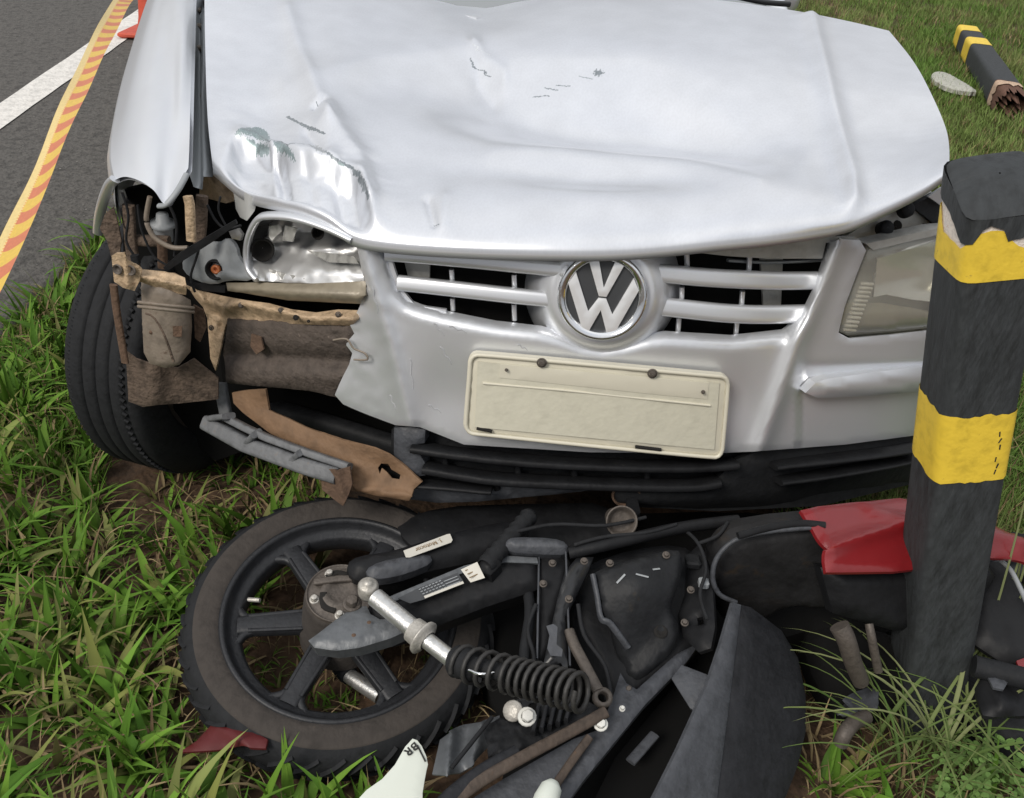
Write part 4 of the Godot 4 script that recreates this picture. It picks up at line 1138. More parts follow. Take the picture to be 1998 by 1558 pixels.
func moto_wheel(bike: Node3D, c: Vector3, ax: Vector3, turn: float, full := true) -> void:
	ax = ax.normalized()
	var x := ax.cross(Vector3.BACK).normalized()   # x across, y up in the wheel seen from above
	if x.dot(Vector3.RIGHT) < 0.0:
		x = -x
	var y := ax.cross(x).normalized()
	if y.dot(Vector3.FORWARD) < 0.0:
		y = -y
	# tyre: crown, shoulders and sidewalls
	var prof := [[0.188, 0.030], [0.196, 0.040], [0.205, 0.043], [0.222, 0.045], [0.234, 0.043], [0.236, 0.0405]]
	var crown := [[0.236, 0.0405], [0.2415, 0.037], [0.248, 0.031], [0.2535, 0.021], [0.2565, 0.010], [0.2575, 0.0], [0.2565, -0.010], [0.2535, -0.021], [0.248, -0.031], [0.236, -0.041], [0.222, -0.045], [0.205, -0.043], [0.188, -0.030]]
	var w := part("wheel", lathe(c, ax, crown, 96), mats["tyre_rubber"], bike)
	part("sidewall", lathe(c, ax, prof, 96), mats["muddy_rubber"] if full else mats["tyre_rubber"], w)
	var cuts := Shape.new()      # curved tread blocks standing a little proud
	for i in 40:
		for sd in [-1.0, 1.0]:
			var path := PackedVector3Array()
			for k in 5:
				var t := k / 4.0
				var a := TAU * (i + (0.5 if sd > 0 else 0.0) + t * 0.9) / 40.0
				var lat: float = sd * (0.006 + 0.026 * t)
				var rad := 0.2577 - 10.6 * lat * lat
				path.append(c + ax * lat + (x * cos(a) + y * sin(a)) * rad)
			cuts.add(sweep(path, 0.007, 0.0007, ax, 3.0, 6))
	part("tread_blocks", cuts, mats["tyre_rubber"], w).set_meta("kind", "stuff")
	# rim
	var rim := part("rim", lathe(c, ax, [[0.196, 0.034], [0.196, 0.040], [0.192, 0.042], [0.188, 0.041], [0.185, 0.036], [0.183, 0.026], [0.176, 0.020], [0.169, 0.020], [0.164, 0.014], [0.162, 0.0], [0.164, -0.014], [0.170, -0.022], [0.185, -0.030], [0.196, -0.036]], 96), mats["wheel_paint"], w)
	for i in 6:
		var a := turn + TAU * i / 6.0
		var d := x * cos(a) + y * sin(a)
		var tn := ax.cross(d)
		var path := spline(PackedVector3Array([c + d * 0.050 + ax * 0.012, c + d * 0.085 + ax * 0.013, c + d * 0.130 + ax * 0.013, c + d * 0.168 + ax * 0.012]), 5)
		var sp := sweep(path, 0.017, 0.011, ax, 3.2, 14, [1.25, 1.0])
		part("spoke", sp, mats["wheel_paint"], rim)
		for sd in [-1.0, 1.0]:    # raised rims of the grooved spoke
			part("spoke_rib", sweep(PackedVector3Array([c + d * 0.062 + tn * sd * 0.0165 + ax * 0.023, c + d * 0.150 + tn * sd * 0.0135 + ax * 0.022]), 0.0035, 0.003, ax, 2.4, 8), mats["wheel_paint"], rim)
		for sd in [-1.0, 1.0]:    # flared feet
			part("spoke_foot", sweep(spline(PackedVector3Array([c + d * 0.138 + tn * sd * 0.010 + ax * 0.012, c + d * 0.156 + tn * sd * 0.016 + ax * 0.012, c + d * 0.170 + tn * sd * 0.034 + ax * 0.011]), 4), 0.007, 0.009, ax, 2.6, 10), mats["wheel_paint"], rim)
	part("hub", lathe(c, ax, [[0.070, -0.03], [0.070, 0.014], [0.064, 0.024], [0.058, 0.085], [0.056, 0.092], [0.051, 0.092]], 48), mats["muddy_rubber"], w)
	if full:
		var dr := part("brake_drum", lathe(c, ax, [[0.055, 0.088], [0.055, 0.098], [0.0535, 0.101], [0.052, 0.098], [0.050, 0.096], [0.046, 0.098], [0.032, 0.100], [0.030, 0.105], [0.022, 0.106], [0.018, 0.100], [0.0, 0.100]], 48), mats["hub_metal"], w)
		var at := func(a: float, r: float, h: float) -> Vector3: return c + (x * cos(a) + y * sin(a)) * r + ax * h
		for e in [[2.2, 0.040], [3.6, 0.042], [4.9, 0.042], [0.9, 0.040]]:
			part("drum_bolt", bolt(at.call(e[0], e[1], 0.097), ax, 0.0055, 0.011), mats["worn_alloy"], dr)
		part("brake_arm", sweep(PackedVector3Array([at.call(0.9, 0.030, 0.109), at.call(2.0, 0.020, 0.109), at.call(2.9, 0.045, 0.104)]), 0.006, 0.004, ax, 3.0), mats["hub_metal"], dr)
		part("drum_slot", sweep(spline(PackedVector3Array([at.call(3.4, 0.026, 0.104), at.call(4.1, 0.034, 0.1), at.call(4.7, 0.034, 0.1)]), 4), 0.006, 0.003, ax, 3.0), mats["hole"], dr)
		part("drum_slot", sweep(spline(PackedVector3Array([at.call(1.4, 0.034, 0.1), at.call(1.9, 0.038, 0.1), at.call(2.4, 0.036, 0.1)]), 4), 0.005, 0.003, ax, 3.0), mats["hole"], dr)
		part("air_valve", tube(PackedVector3Array([at.call(3.02, 0.163, 0.010), at.call(3.02, 0.142, 0.016)]), 0.004, 8), mats["worn_alloy"], rim)

func helix(a: Vector3, b: Vector3, r: float, stops: Array, wire: float) -> Shape:   # stops: turns reached along 0..1
	var d := (b - a).normalized()
	var x := d.cross(Vector3.UP).normalized()
	var y := x.cross(d)
	var path := PackedVector3Array()
	for k in stops.size() - 1:
		var n := int(14 * (stops[k + 1][1] - stops[k][1]))
		for i in n:
			var t: float = lerpf(stops[k][0], stops[k + 1][0], float(i) / n)
			var q: float = lerpf(stops[k][1], stops[k + 1][1], float(i) / n) * TAU
			path.append(a.lerp(b, t) + (x * cos(q) + y * sin(q)) * r)
	var s := Shape.new()
	var rows := []
	for k in path.size():
		var t := (path[mini(k + 1, path.size() - 1)] - path[maxi(k - 1, 0)]).normalized()
		var o := a + d * (path[k] - a).dot(d)
		var u := (path[k] - o).normalized()
		var v := t.cross(u).normalized()
		var row := PackedVector3Array()
		for i in 8:
			row.append(path[k] + (u * cos(TAU * i / 8.0) + v * sin(TAU * i / 8.0)) * wire)
		rows.append(row)
	s.grid(rows, true)
	s.fan(rows[0], true)
	s.fan(rows[rows.size() - 1])
	return s

func P(x: float, y: float, h: float) -> Vector3:
	return at_height(V(x, y), h)

func build_bike() -> void:
	var b := thing("motorcycle", "black and red motorcycle lying on its side under the car bumper", "motorcycle", Vector3(0.2, 0, -1.1))
	var blk: Material = mats["black_plastic"]
	var ax := Vector3(0.06, 0.96, 0.25).normalized()
	var side := P(664, 1193, 0.135)
	moto_wheel(b, side - ax * 0.043, ax, deg_to_rad(12))
	# dark mass of frame and engine under everything
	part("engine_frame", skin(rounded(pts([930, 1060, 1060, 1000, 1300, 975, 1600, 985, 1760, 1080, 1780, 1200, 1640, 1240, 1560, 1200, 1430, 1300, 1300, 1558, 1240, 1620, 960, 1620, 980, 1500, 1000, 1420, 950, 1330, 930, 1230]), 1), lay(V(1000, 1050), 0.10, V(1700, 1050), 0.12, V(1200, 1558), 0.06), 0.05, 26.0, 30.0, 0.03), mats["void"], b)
	part("rear_fender", skin(rounded(pts([770, 1010, 860, 980, 1000, 975, 1210, 972, 1220, 1050, 1100, 1058, 1040, 1066, 930, 1060, 830, 1070, 790, 1050]), 1), lay(V(800, 1010), 0.19, V(1200, 990), 0.21, V(1000, 1060), 0.19), 0.01, 18.0, 20.0, 0.012), blk, b)
	# swingarm with its end plate
	var arm := part("swingarm", skin(pts([700, 1196, 730, 1172, 767, 1160, 830, 1136, 905, 1104, 985, 1084, 1050, 1088, 1056, 1140, 1043, 1148, 947, 1180, 824, 1228, 760, 1246, 720, 1240]), lay(V(720, 1190), 0.215, V(1040, 1100), 0.265, V(824, 1228), 0.205), 0.04, 12.0, 20.0, 0.014), blk, b)
	part("arm_flange", skin(pts([740, 1172, 767, 1160, 830, 1134, 905, 1103, 985, 1083, 1048, 1087, 1050, 1098, 985, 1096, 905, 1116, 830, 1148, 770, 1172, 745, 1184]), lay(V(740, 1172), 0.226, V(1040, 1090), 0.272, V(824, 1228), 0.212), 0.006, 9.0, 5.0, 0.003), mats["swing_grey"], arm)
	var plate := part("end_plate", skin(pts([600, 1248, 622, 1232, 655, 1206, 690, 1182, 714, 1180, 722, 1196, 740, 1206, 790, 1204, 800, 1226, 760, 1244, 700, 1262, 655, 1268, 612, 1262]), lay(V(610, 1250), 0.20, V(790, 1210), 0.225, V(690, 1182), 0.225), 0.028, 10.0, 7.0, 0.005), mats["swing_grey"], arm)
	part("axle_nut", bolt(P(687, 1180, 0.222), ax, 0.010, 0.016), mats["hub_metal"], plate)
	for q in [[720, 1215], [770, 1218], [690, 1240]]:
		part("plate_mark", lathe(P(q[0], q[1], 0.2245), Vector3(0, 1, 0.1), [[0.0035, 0], [0.002, 0.0012], [0, 0.0014]], 10), mats["rust"], plate)
	# stickers
	var white := skin(pts([899, 1112, 931, 1097, 946, 1128, 918, 1137]), lay(V(900, 1112), 0.2635, V(946, 1120), 0.2695, V(918, 1137), 0.258), 0.001, 14.0)
	part("white_sticker", white, mats["label_white"], arm)
	for k in 3:
		part("print_line", sweep(PackedVector3Array([P(908 + k * 4, 1114 + k * 7, 0.2655), P(934 + k * 3, 1103 + k * 7, 0.2665)]), 0.001, 0.0006, Vector3.UP, 3.0, 6), mats["ink_brown"], arm)
	var st := lay(V(817, 1152), 0.247, V(893, 1121), 0.258, V(905, 1140), 0.2525)
	part("specification_sticker", skin(pts([776, 1168, 812, 1150, 893, 1118, 906, 1138, 828, 1170, 800, 1178]), st, 0.001, 16.0), mats["badge_dark"], arm)
	for k in 7:
		for j in 4:
			var q := V(817 + k * 6.5 + j * 3.6, 1152.0 - k * 2.7 + j * 4.3)
			part("print_line", sweep(PackedVector3Array([st.call(q) + Vector3(0, 0.0008, 0), st.call(q + V(4.2, -1.7)) + Vector3(0, 0.0008, 0)]), 0.0011, 0.0005, Vector3.UP, 3.0, 6), mats["bracket_grey"], arm)
	for k in 3:
		part("print_line", sweep(PackedVector3Array([st.call(V(866 + k * 3, 1136 + k * 5)) + Vector3(0, 0.0008, 0), st.call(V(892 + k * 3, 1126 + k * 5)) + Vector3(0, 0.0008, 0)]), 0.0009, 0.0005, Vector3.UP, 3.0, 6), mats["bracket_grey"], arm)
	part("sticker_bar", sweep(PackedVector3Array([P(828, 1166, 0.2475), P(904, 1137, 0.2575)]), 0.0028, 0.0007, Vector3.UP, 4.0, 8), mats["label_white"], arm)
	# chain case above the hub, with the dealer's label
	var cc := part("chain_case", skin(rounded(pts([684, 1120, 676, 1092, 700, 1076, 760, 1068, 800, 1056, 900, 1026, 1000, 1006, 1040, 1020, 1020, 1056, 940, 1086, 830, 1108, 760, 1126, 716, 1130]), 1), lay(V(690, 1100), 0.235, V(1000, 1020), 0.245, V(830, 1108), 0.225), 0.06, 13.0, 24.0, 0.016), blk, b)
	part("case_bulge", skin(rounded(pts([712, 1106, 740, 1090, 790, 1080, 838, 1074, 846, 1092, 800, 1112, 750, 1124, 720, 1122]), 1), lay(V(712, 1106), 0.240, V(840, 1080), 0.244, V(750, 1124), 0.234), 0.02, 9.0, 14.0, 0.010), mats["grey_plastic"], cc)
	var lb := lay(V(787, 1075), 0.2475, V(878, 1042), 0.2505, V(883, 1058), 0.2465)
	var label := part("dealer_label", skin(pts([787, 1075, 872, 1043, 878, 1042, 883, 1054, 880, 1059, 800, 1088, 792, 1088]), lb, 0.001, 10.0), mats["label_white"], cc)
	var rt: Vector3 = lb.call(V(792, 1079)) - lb.call(V(880, 1047))
	lettering("J. Motocor", lb.call(V(836, 1065)) + Vector3(0, 0.0008, 0), rt, rt.cross(Vector3.UP) * -1.0, 0.0105, mats["ink_brown"], "letters", cc)
	# belt-like chain guard ribs behind the wheel
	for k in 5:
		part("guard_rib", sweep(PackedVector3Array([P(810 + k * 14, 1108 - k * 4, 0.19), P(846 + k * 14, 1150 - k * 10, 0.18)]), 0.005, 0.005, Vector3.UP, 2.5, 8), blk, cc)
	# the shock absorber that hangs by its lower eye
	var s0 := P(716, 1148, 0.262)
	var sh := part("shock_absorber", tube(PackedVector3Array([P(732, 1166, 0.262), P(828, 1246, 0.248)]), 0.0145, 18), mats["alloy"], b)
	part("lower_eye", lathe(s0 - Vector3(0, 0.02, 0.01), Vector3(0.05, 0.95, 0.3), [[0.0, 0.0], [0.015, 0.0], [0.016, 0.006], [0.016, 0.022], [0.012, 0.027], [0.007, 0.028], [0.007, 0.033], [0.0, 0.034]], 20), mats["worn_alloy"], sh)
	part("shock_rod", tube(PackedVector3Array([P(828, 1246, 0.248), P(892, 1296, 0.240)]), 0.0125, 18), mats["alloy"], sh)
	var cd := (P(892, 1296, 0.24) - P(732, 1166, 0.262)).normalized()
	part("spring_seat", lathe(P(815, 1236, 0.249), cd, [[0.0146, -0.012], [0.019, -0.010], [0.020, 0.006], [0.026, 0.009], [0.027, 0.013], [0.020, 0.015], [0.015, 0.02]], 22), mats["worn_alloy"], sh)
	var rb0 := P(886, 1290, 0.236)
	var rb1 := P(1140, 1354, 0.305)
	var rd := (rb1 - rb0).normalized()
	var bel := []
	for k in 9:
		bel.append([0.0205 + 0.003 * (k % 2), k * 0.0045])
	bel.push_front([0.0, 0.0])
	bel.append([0.014, 0.04])
	bel.append([0.012, 0.10])
	bel.append([0.0, 0.10])
	part("rubber_stop", lathe(rb0, rd, bel, 20), mats["tyre_rubber"], sh)
	part("polished_rod", tube(spline(PackedVector3Array([P(915, 1308, 0.262), P(945, 1316, 0.268), P(1012, 1303, 0.262)]), 4), 0.0022, 8), mats["chrome"], sh)
	part("spring", helix(rb0 + rd * 0.012, rb1, 0.0245, [[0.0, 0.0], [0.42, 4.0], [1.0, 13.2]], 0.0036), mats["spring_steel"], sh)
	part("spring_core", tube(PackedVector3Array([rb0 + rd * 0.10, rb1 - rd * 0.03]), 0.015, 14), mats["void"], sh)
	# the other shock, seen through the wheel
	part("shock_absorber", tube(PackedVector3Array([P(680, 1318, 0.03), P(742, 1360, 0.03)]), 0.013, 16), mats["alloy"], b)
	part("shock_eye", tube(PackedVector3Array([P(664, 1300, 0.03), P(682, 1320, 0.03)]), 0.017, 14), mats["tyre_rubber"], b)
	# brake cable bellows at the top
	var f0 := P(946, 1106, 0.275)
	var f1 := P(1036, 1004, 0.285)
	var bl := []
	var ln := f0.distance_to(f1)
	for k in 17:
		bl.append([0.0125 + 0.0035 * (k % 2), ln * k / 16.0])
	bl.append([0.0, ln])
	part("cable_bellows", lathe(f0, f1 - f0, bl, 14), mats["tyre_rubber"], b)
	part("pivot_clamp", skin(pts([930, 1090, 950, 1062, 974, 1066, 976, 1096, 956, 1116, 936, 1110]), lay(V(930, 1090), 0.28, V(976, 1080), 0.288, V(950, 1116), 0.276), 0.03, 8.0, 10.0, 0.01), blk, b)
	# grey seat hinge bar and frame struts
	part("hinge_bar", skin(rounded(pts([980, 1074, 986, 1052, 1000, 1044, 1080, 1046, 1108, 1056, 1112, 1076, 1090, 1080]), 1), lay(V(980, 1070), 0.29, V(1110, 1070), 0.295, V(1000, 1044), 0.302), 0.03, 8.0, 10.0, 0.010), mats["grey_plastic"], b)
	part("seat_strut", skin(pts([1040, 1090, 1056, 1070, 1100, 1072, 1112, 1090, 1104, 1150, 1084, 1200, 1078, 1260, 1056, 1296, 1036, 1290, 1046, 1220, 1050, 1150]), lay(V(1040, 1090), 0.262, V(1110, 1090), 0.27, V(1050, 1290), 0.21), 0.02, 10.0, 16.0, 0.012), blk, b)
	part("seat_strut", skin(pts([1104, 1110, 1128, 1082, 1160, 1082, 1152, 1104, 1120, 1170, 1104, 1200, 1108, 1270, 1110, 1318, 1096, 1290, 1060, 1300, 1076, 1226, 1090, 1160]), lay(V(1110, 1090), 0.285, V(1150, 1090), 0.285, V(1090, 1310), 0.225), 0.014, 10.0, 10.0, 0.008), mats["black_gloss"], b)
	part("scuffed_paint", skin(pts([1066, 1222, 1080, 1218, 1088, 1224, 1086, 1258, 1098, 1268, 1096, 1282, 1074, 1280, 1068, 1266, 1072, 1240]), lay(V(1066, 1222), 0.2635, V(1090, 1222), 0.2645, V(1080, 1282), 0.244), 0.0015, 7.0), mats["grey_plastic"], b)
	part("frame_tube", tube(spline(PackedVector3Array([P(1022, 1320, 0.20), P(1024, 1270, 0.215), P(1034, 1200, 0.225), P(1030, 1150, 0.225)]), 5), 0.009, 10), mats["bumper_black"], b)
	# stand lever with its eye
	var lev := part("lever", sweep(PackedVector3Array([P(1110, 1232, 0.24), P(1122, 1262, 0.236), P(1168, 1350, 0.222)]), 0.0085, 0.007, Vector3.UP, 2.4), mats["hub_metal"], b)
	part("lever_eye", lathe(P(1175, 1363, 0.215), Vector3(0.1, 0.9, 0.4), [[0.007, -0.004], [0.014, -0.004], [0.0148, 0.002], [0.0135, 0.008], [0.0085, 0.008], [0.007, 0.004], [0.007, -0.004]], 22), mats["hub_metal"], lev)
	# big box under the seat
	var bx := lay(V(1160, 1120), 0.29, V(1330, 1090), 0.31, V(1242, 1333), 0.175)
	var bulge := func(p: Vector2) -> Vector3: return bx.call(p) + Vector3(0, 1, 0.3) * (0.03 * hollow(p, V(1250, 1170), 75, 70, 0.0) - 0.012 * ridge(p, [1307, 1192, 1220, 1290], 30))
	part("tank_shroud", skin(rounded(pts([1108, 1130, 1150, 1090, 1240, 1060, 1330, 1050, 1375, 1080, 1392, 1150, 1396, 1230, 1360, 1270, 1260, 1360, 1190, 1400, 1178, 1330, 1120, 1230]), 1), lay(V(1110, 1130), 0.235, V(1380, 1100), 0.25, V(1200, 1390), 0.15), 0.03, 14.0, 30.0, 0.02), blk, b)
	var box := part("seat_box", skin(rounded(pts([1152, 1122, 1186, 1104, 1260, 1084, 1324, 1068, 1338, 1090, 1328, 1156, 1312, 1192, 1330, 1228, 1320, 1272, 1280, 1306, 1244, 1336, 1226, 1318, 1214, 1284, 1186, 1222, 1168, 1210]), 1), bulge, 0.03, 10.0, 14.0, 0.012), mats["box_black"], b)
	part("box_edge", sweep(spline(PackedVector3Array([bulge.call(V(1156, 1124)), bulge.call(V(1164, 1170)), bulge.call(V(1172, 1212)), bulge.call(V(1190, 1224)), bulge.call(V(1226, 1262))]), 5), 0.004, 0.006, Vector3.UP, 2.4, 8), mats["grey_plastic"], box)
	part("box_hole", lathe(bulge.call(V(1289, 1232)) - Vector3(0, 0.004, 0), Vector3(0, 0.9, 0.4), [[0.011, 0.004], [0.009, 0.008], [0.006, 0.004], [0, 0.003]], 16), mats["hole"], box)
	for q in [[1200, 1152, 1216, 1136], [1236, 1138, 1260, 1146], [1270, 1126, 1284, 1122]]:
		part("box_scratch", sweep(PackedVector3Array([bulge.call(V(q[0], q[1])) + Vector3(0, 0.0012, 0), bulge.call(V(q[2], q[3])) + Vector3(0, 0.0012, 0)]), 0.002, 0.0008, Vector3.UP, 2.0, 6), mats["bracket_grey"], box)
	var pn := part("inner_panel", skin(pts([1338, 1080, 1360, 1060, 1376, 1090, 1388, 1150, 1392, 1220, 1384, 1262, 1360, 1270, 1330, 1240, 1320, 1196, 1336, 1150]), lay(V(1340, 1080), 0.262, V(1390, 1150), 0.265, V(1340, 1260), 0.215), 0.008, 10.0, 8.0, 0.006, [pts([1357, 1203, 1368, 1200, 1371, 1215, 1359, 1218])]), blk, b)
	part("connector", block(P(1373, 1140, 0.268) - Vector3(0.008, 0.006, 0.010), P(1373, 1140, 0.268) + Vector3(0.008, 0.008, 0.008), 0.003), mats["bracket_grey"], pn)
	part("connector", block(P(1352, 1098, 0.270) - Vector3(0.012, 0.006, 0.014), P(1352, 1098, 0.270) + Vector3(0.012, 0.008, 0.012), 0.003), mats["bumper_black"], pn)
	part("cable", tube(spline(PackedVector3Array([P(1330, 1030, 0.29), P(1362, 1060, 0.30), P(1378, 1110, 0.29), P(1366, 1160, 0.275), P(1380, 1210, 0.27)]), 6), 0.003, 8), mats["tyre_rubber"], pn)
	part("rear_rail", tube(spline(PackedVector3Array([P(1110, 1080, 0.285), P(1200, 1060, 0.30), P(1330, 1030, 0.30), P(1440, 1016, 0.30)]), 6), 0.010, 12), blk, b)
	# pipe end under the bumper
	var pe := P(1213, 1018, 0.30)
	part("pipe_end", lathe(pe, Vector3(0.05, 0.55, 0.85), [[0.016, -0.08], [0.018, -0.03], [0.022, -0.006], [0.0265, 0.0], [0.0265, 0.003], [0.023, 0.002], [0.019, -0.008], [0.014, -0.012], [0, -0.012]], 28), mats["hub_metal"], b)
	part("pipe_bracket", skin(pts([1222, 972, 1244, 974, 1250, 1000, 1240, 1010, 1224, 1000]), lay(V(1222, 972), 0.29, V(1250, 980), 0.29, V(1230, 1010), 0.29), 0.01, 9.0), blk, b)
	# seat end with mud, and its piping
	var sb := lay(V(1440, 1050), 0.335, V(1760, 1040), 0.35, V(1500, 1190), 0.20)
	var seat := part("seat", skin(rounded(pts([1388, 1140, 1394, 1092, 1420, 1058, 1470, 1040, 1580, 1028, 1640, 1024, 1770, 1030, 1800, 1120, 1770, 1200, 1640, 1206, 1540, 1190, 1430, 1176, 1400, 1160]), 1), func(p: Vector2) -> Vector3: return sb.call(p) + Vector3(0, 1, 0.5) * (-0.035 * hollow(p, V(1470, 1160), 90, 34, 0.1) + 0.01 * hollow(p, V(1560, 1090), 120, 40, 0.0)), 0.02, 13.0, 26.0, 0.03), mats["seat_mud"], b)
	part("seat_piping", sweep(spline(PackedVector3Array([P(1436, 1176, 0.235), P(1404, 1160, 0.25), P(1391, 1128, 0.28), P(1400, 1088, 0.315), P(1436, 1054, 0.345), P(1500, 1038, 0.355), P(1590, 1030, 0.36)]), 6), 0.004, 0.005, Vector3(0, 0.7, 0.7), 2.2, 8), mats["grey_plastic"], seat)
	part("seat_lip", sweep(spline(PackedVector3Array([P(1440, 1046, 0.355), P(1500, 1030, 0.362), P(1560, 1022, 0.365), P(1610, 1026, 0.365)]), 4), 0.006, 0.005, Vector3(0, 0.7, 0.7), 2.4, 10), blk, seat)
	# red side fairing, runs behind the post
	var rf := lay(V(1600, 1060), 0.36, V(1990, 1060), 0.30, V(1700, 1110), 0.335)
	var red := part("side_fairing", skin(pts([1566, 992, 1600, 984, 1680, 975, 1760, 968, 1850, 985, 1930, 1014, 1960, 1030, 2010, 1054, 2010, 1096, 1970, 1088, 1930, 1086, 1860, 1100, 1750, 1112, 1616, 1114, 1610, 1070, 1590, 1030]), func(p: Vector2) -> Vector3: return rf.call(p) + Vector3(0, 0.8, 0.6) * (0.016 * ridge(p, [1600, 1078, 1680, 1050, 1770, 1022, 1860, 1030, 1990, 1060], 16) + 0.012 * ridge(p, [1700, 1000, 1760, 1016], 14)), 0.006, 9.0, 8.0, 0.006), mats["red_fairing"], b)
	red.set_meta("label", "glossy red side fairing")
	part("leg_shield", skin(pts([1616, 1116, 1750, 1114, 1860, 1102, 1930, 1090, 1960, 1130, 1900, 1230, 1760, 1240, 1640, 1206]), lay(V(1616, 1116), 0.31, V(1930, 1090), 0.29, V(1700, 1240), 0.20), 0.02, 18.0, 20.0, 0.02), blk, b)
	# long grey tail guard running out of the picture
	var tl := lay(V(1436, 1176), 0.27, V(1540, 1240), 0.20, V(1290, 1558), 0.19)
	var tg := part("tail_guard", skin(pts([1448, 1178, 1470, 1182, 1520, 1210, 1548, 1256, 1562, 1330, 1562, 1400, 1546, 1470, 1500, 1620, 1398, 1620, 1408, 1540, 1424, 1400, 1440, 1270]), func(p: Vector2) -> Vector3: return tl.call(p) + Vector3(0.02, -0.03, 0) * smoothstep(1450.0, 1560.0, p.x), 0.006, 16.0, 8.0, 0.006), mats["slate_plastic"], b)
	part("guard_flank", skin(pts([1434, 1174, 1450, 1180, 1440, 1270, 1424, 1400, 1406, 1540, 1398, 1620, 1244, 1620, 1270, 1558, 1330, 1444, 1385, 1330, 1412, 1250]), func(p: Vector2) -> Vector3: return tl.call(p) + Vector3(0, -0.010, 0.01) * (1.0 - smoothstep(-150.0, 0.0, p.x - 1450.0 + (p.y - 1180.0) * 0.11)), 0.006, 13.0, 6.0, 0.004), mats["grey_plastic"], tg)
	part("guard_tab", skin(pts([1310, 1322, 1330, 1296, 1382, 1316, 1392, 1330, 1352, 1384, 1346, 1380]), lay(V(1310, 1322), 0.205, V(1385, 1318), 0.22, V(1350, 1384), 0.20), 0.004, 10.0, 5.0, 0.003), mats["grey_plastic"], tg)
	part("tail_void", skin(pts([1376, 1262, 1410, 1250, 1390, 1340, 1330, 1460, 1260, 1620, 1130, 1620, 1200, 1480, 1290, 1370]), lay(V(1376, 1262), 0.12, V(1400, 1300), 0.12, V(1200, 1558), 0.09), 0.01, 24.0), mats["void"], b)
	part("grey_tag", sweep(PackedVector3Array([P(1230, 1488, 0.13), P(1278, 1434, 0.135)]), 0.008, 0.003, Vector3.UP, 3.0), mats["grey_plastic"], b)
	# edging rail from the box down to the tail
	var er := part("edge_rail", skin(pts([1318, 1276, 1340, 1262, 1366, 1254, 1340, 1290, 1260, 1372, 1200, 1446, 1140, 1520, 1096, 1580, 1060, 1620, 1010, 1620, 1090, 1520, 1150, 1446, 1180, 1400, 1196, 1360, 1212, 1310, 1224, 1330, 1244, 1342]), lay(V(1340, 1262), 0.195, V(1200, 1360), 0.19, V(1050, 1620), 0.17), 0.012, 10.0, 7.0, 0.005), mats["grey_plastic"], b)
	for q in [[1172, 1414, 0.2, 0.007], [1214, 1384, 0.205, 0.003]]:
		part("rail_screw", bolt(P(q[0], q[1], q[2]), Vector3(0, 0.9, 0.4), q[3], 0.008), mats["white_plastic"], er)
	# grab rail and licence bracket at the bottom
	part("rusty_rail", sweep(spline(PackedVector3Array([P(1182, 1390, 0.21), P(1110, 1430, 0.205), P(1020, 1478, 0.20), P(930, 1530, 0.19), P(860, 1590, 0.18)]), 5), 0.0085, 0.006, Vector3(0, 0.8, 0.6), 3.2, 12), mats["rail_brown"], b)
	part("tail_plate", skin(pts([1164, 1424, 1180, 1450, 1150, 1500, 1100, 1560, 1060, 1620, 860, 1620, 900, 1570, 980, 1520, 1060, 1474, 1120, 1440]), lay(V(1164, 1424), 0.185, V(1060, 1620), 0.15, V(900, 1570), 0.155), 0.01, 14.0, 7.0, 0.004), mats["grey_plastic"], b)
	part("rusty_rail", sweep(spline(PackedVector3Array([P(1150, 1440, 0.195), P(1120, 1480, 0.19), P(1080, 1540, 0.185), P(1050, 1600, 0.18)]), 4), 0.006, 0.005, Vector3(0, 0.8, 0.6), 3.2, 10), mats["rail_brown"], b)
	part("grab_rail", sweep(spline(PackedVector3Array([P(1010, 1470, 0.195), P(940, 1510, 0.19), P(880, 1556, 0.185), P(830, 1610, 0.18)]), 4), 0.012, 0.010, Vector3(0, 0.8, 0.6), 2.4, 12), mats["slate_plastic"], b)
	var mt := part("bracket_plate", skin(pts([940, 1420, 975, 1396, 1010, 1402, 1060, 1420, 1100, 1400, 1150, 1372, 1180, 1380, 1140, 1412, 1060, 1450, 990, 1478, 952, 1470]), func(p: Vector2) -> Vector3: return P(p.x, p.y, 0.175 + 0.012 * noise.get_noise_2d(p.x * 3.0, p.y * 3.0)), 0.006, 9.0, 5.0, 0.004), mats["bumper_black"], b)
	for k in 5:
		part("bracket_fin", sweep(PackedVector3Array([P(1050 + k * 16, 1384 - k * 3, 0.195), P(1040 + k * 16, 1432 - k * 6, 0.19)]), 0.0035, 0.008, Vector3.UP, 3.0, 8), mats["slate_plastic"], mt)
	part("bracket_bolt", bolt(P(1028, 1400, 0.20), Vector3(0.05, 0.85, 0.5), 0.009, 0.016), mats["white_plastic"], mt)
	part("small_reflector", lathe(P(1001, 1388, 0.185), Vector3(-0.3, 0.7, 0.6), [[0.0, -0.004], [0.013, -0.004], [0.0155, 0.0], [0.014, 0.003], [0.007, 0.005], [0.0, 0.006]], 18), mats["worn_alloy"], mt)
	part("mud_flap", skin(pts([842, 1508, 850, 1470, 856, 1442, 880, 1424, 905, 1412, 940, 1406, 975, 1394, 974, 1420, 962, 1446, 930, 1486, 900, 1506, 870, 1514]), func(p: Vector2) -> Vector3: return P(p.x, p.y, 0.13 + 0.02 * ridge(p, [880, 1424, 872, 1510], 14) + 0.015 * ridge(p, [940, 1408, 920, 1490], 12)), 0.003, 8.0, 5.0, 0.003), mats["swing_grey"], b)
	part("light_tip", lathe(P(1066, 1562, 0.20), Vector3(0.35, 0.3, -0.9), [[0.015, -0.03], [0.017, 0.0], [0.014, 0.018], [0.007, 0.026], [0, 0.028]], 18), mats["label_pale"], b)
	# number plate, upside down
	var np := lay(V(800, 1446), 0.125, V(832, 1486), 0.115, V(700, 1558), 0.085)
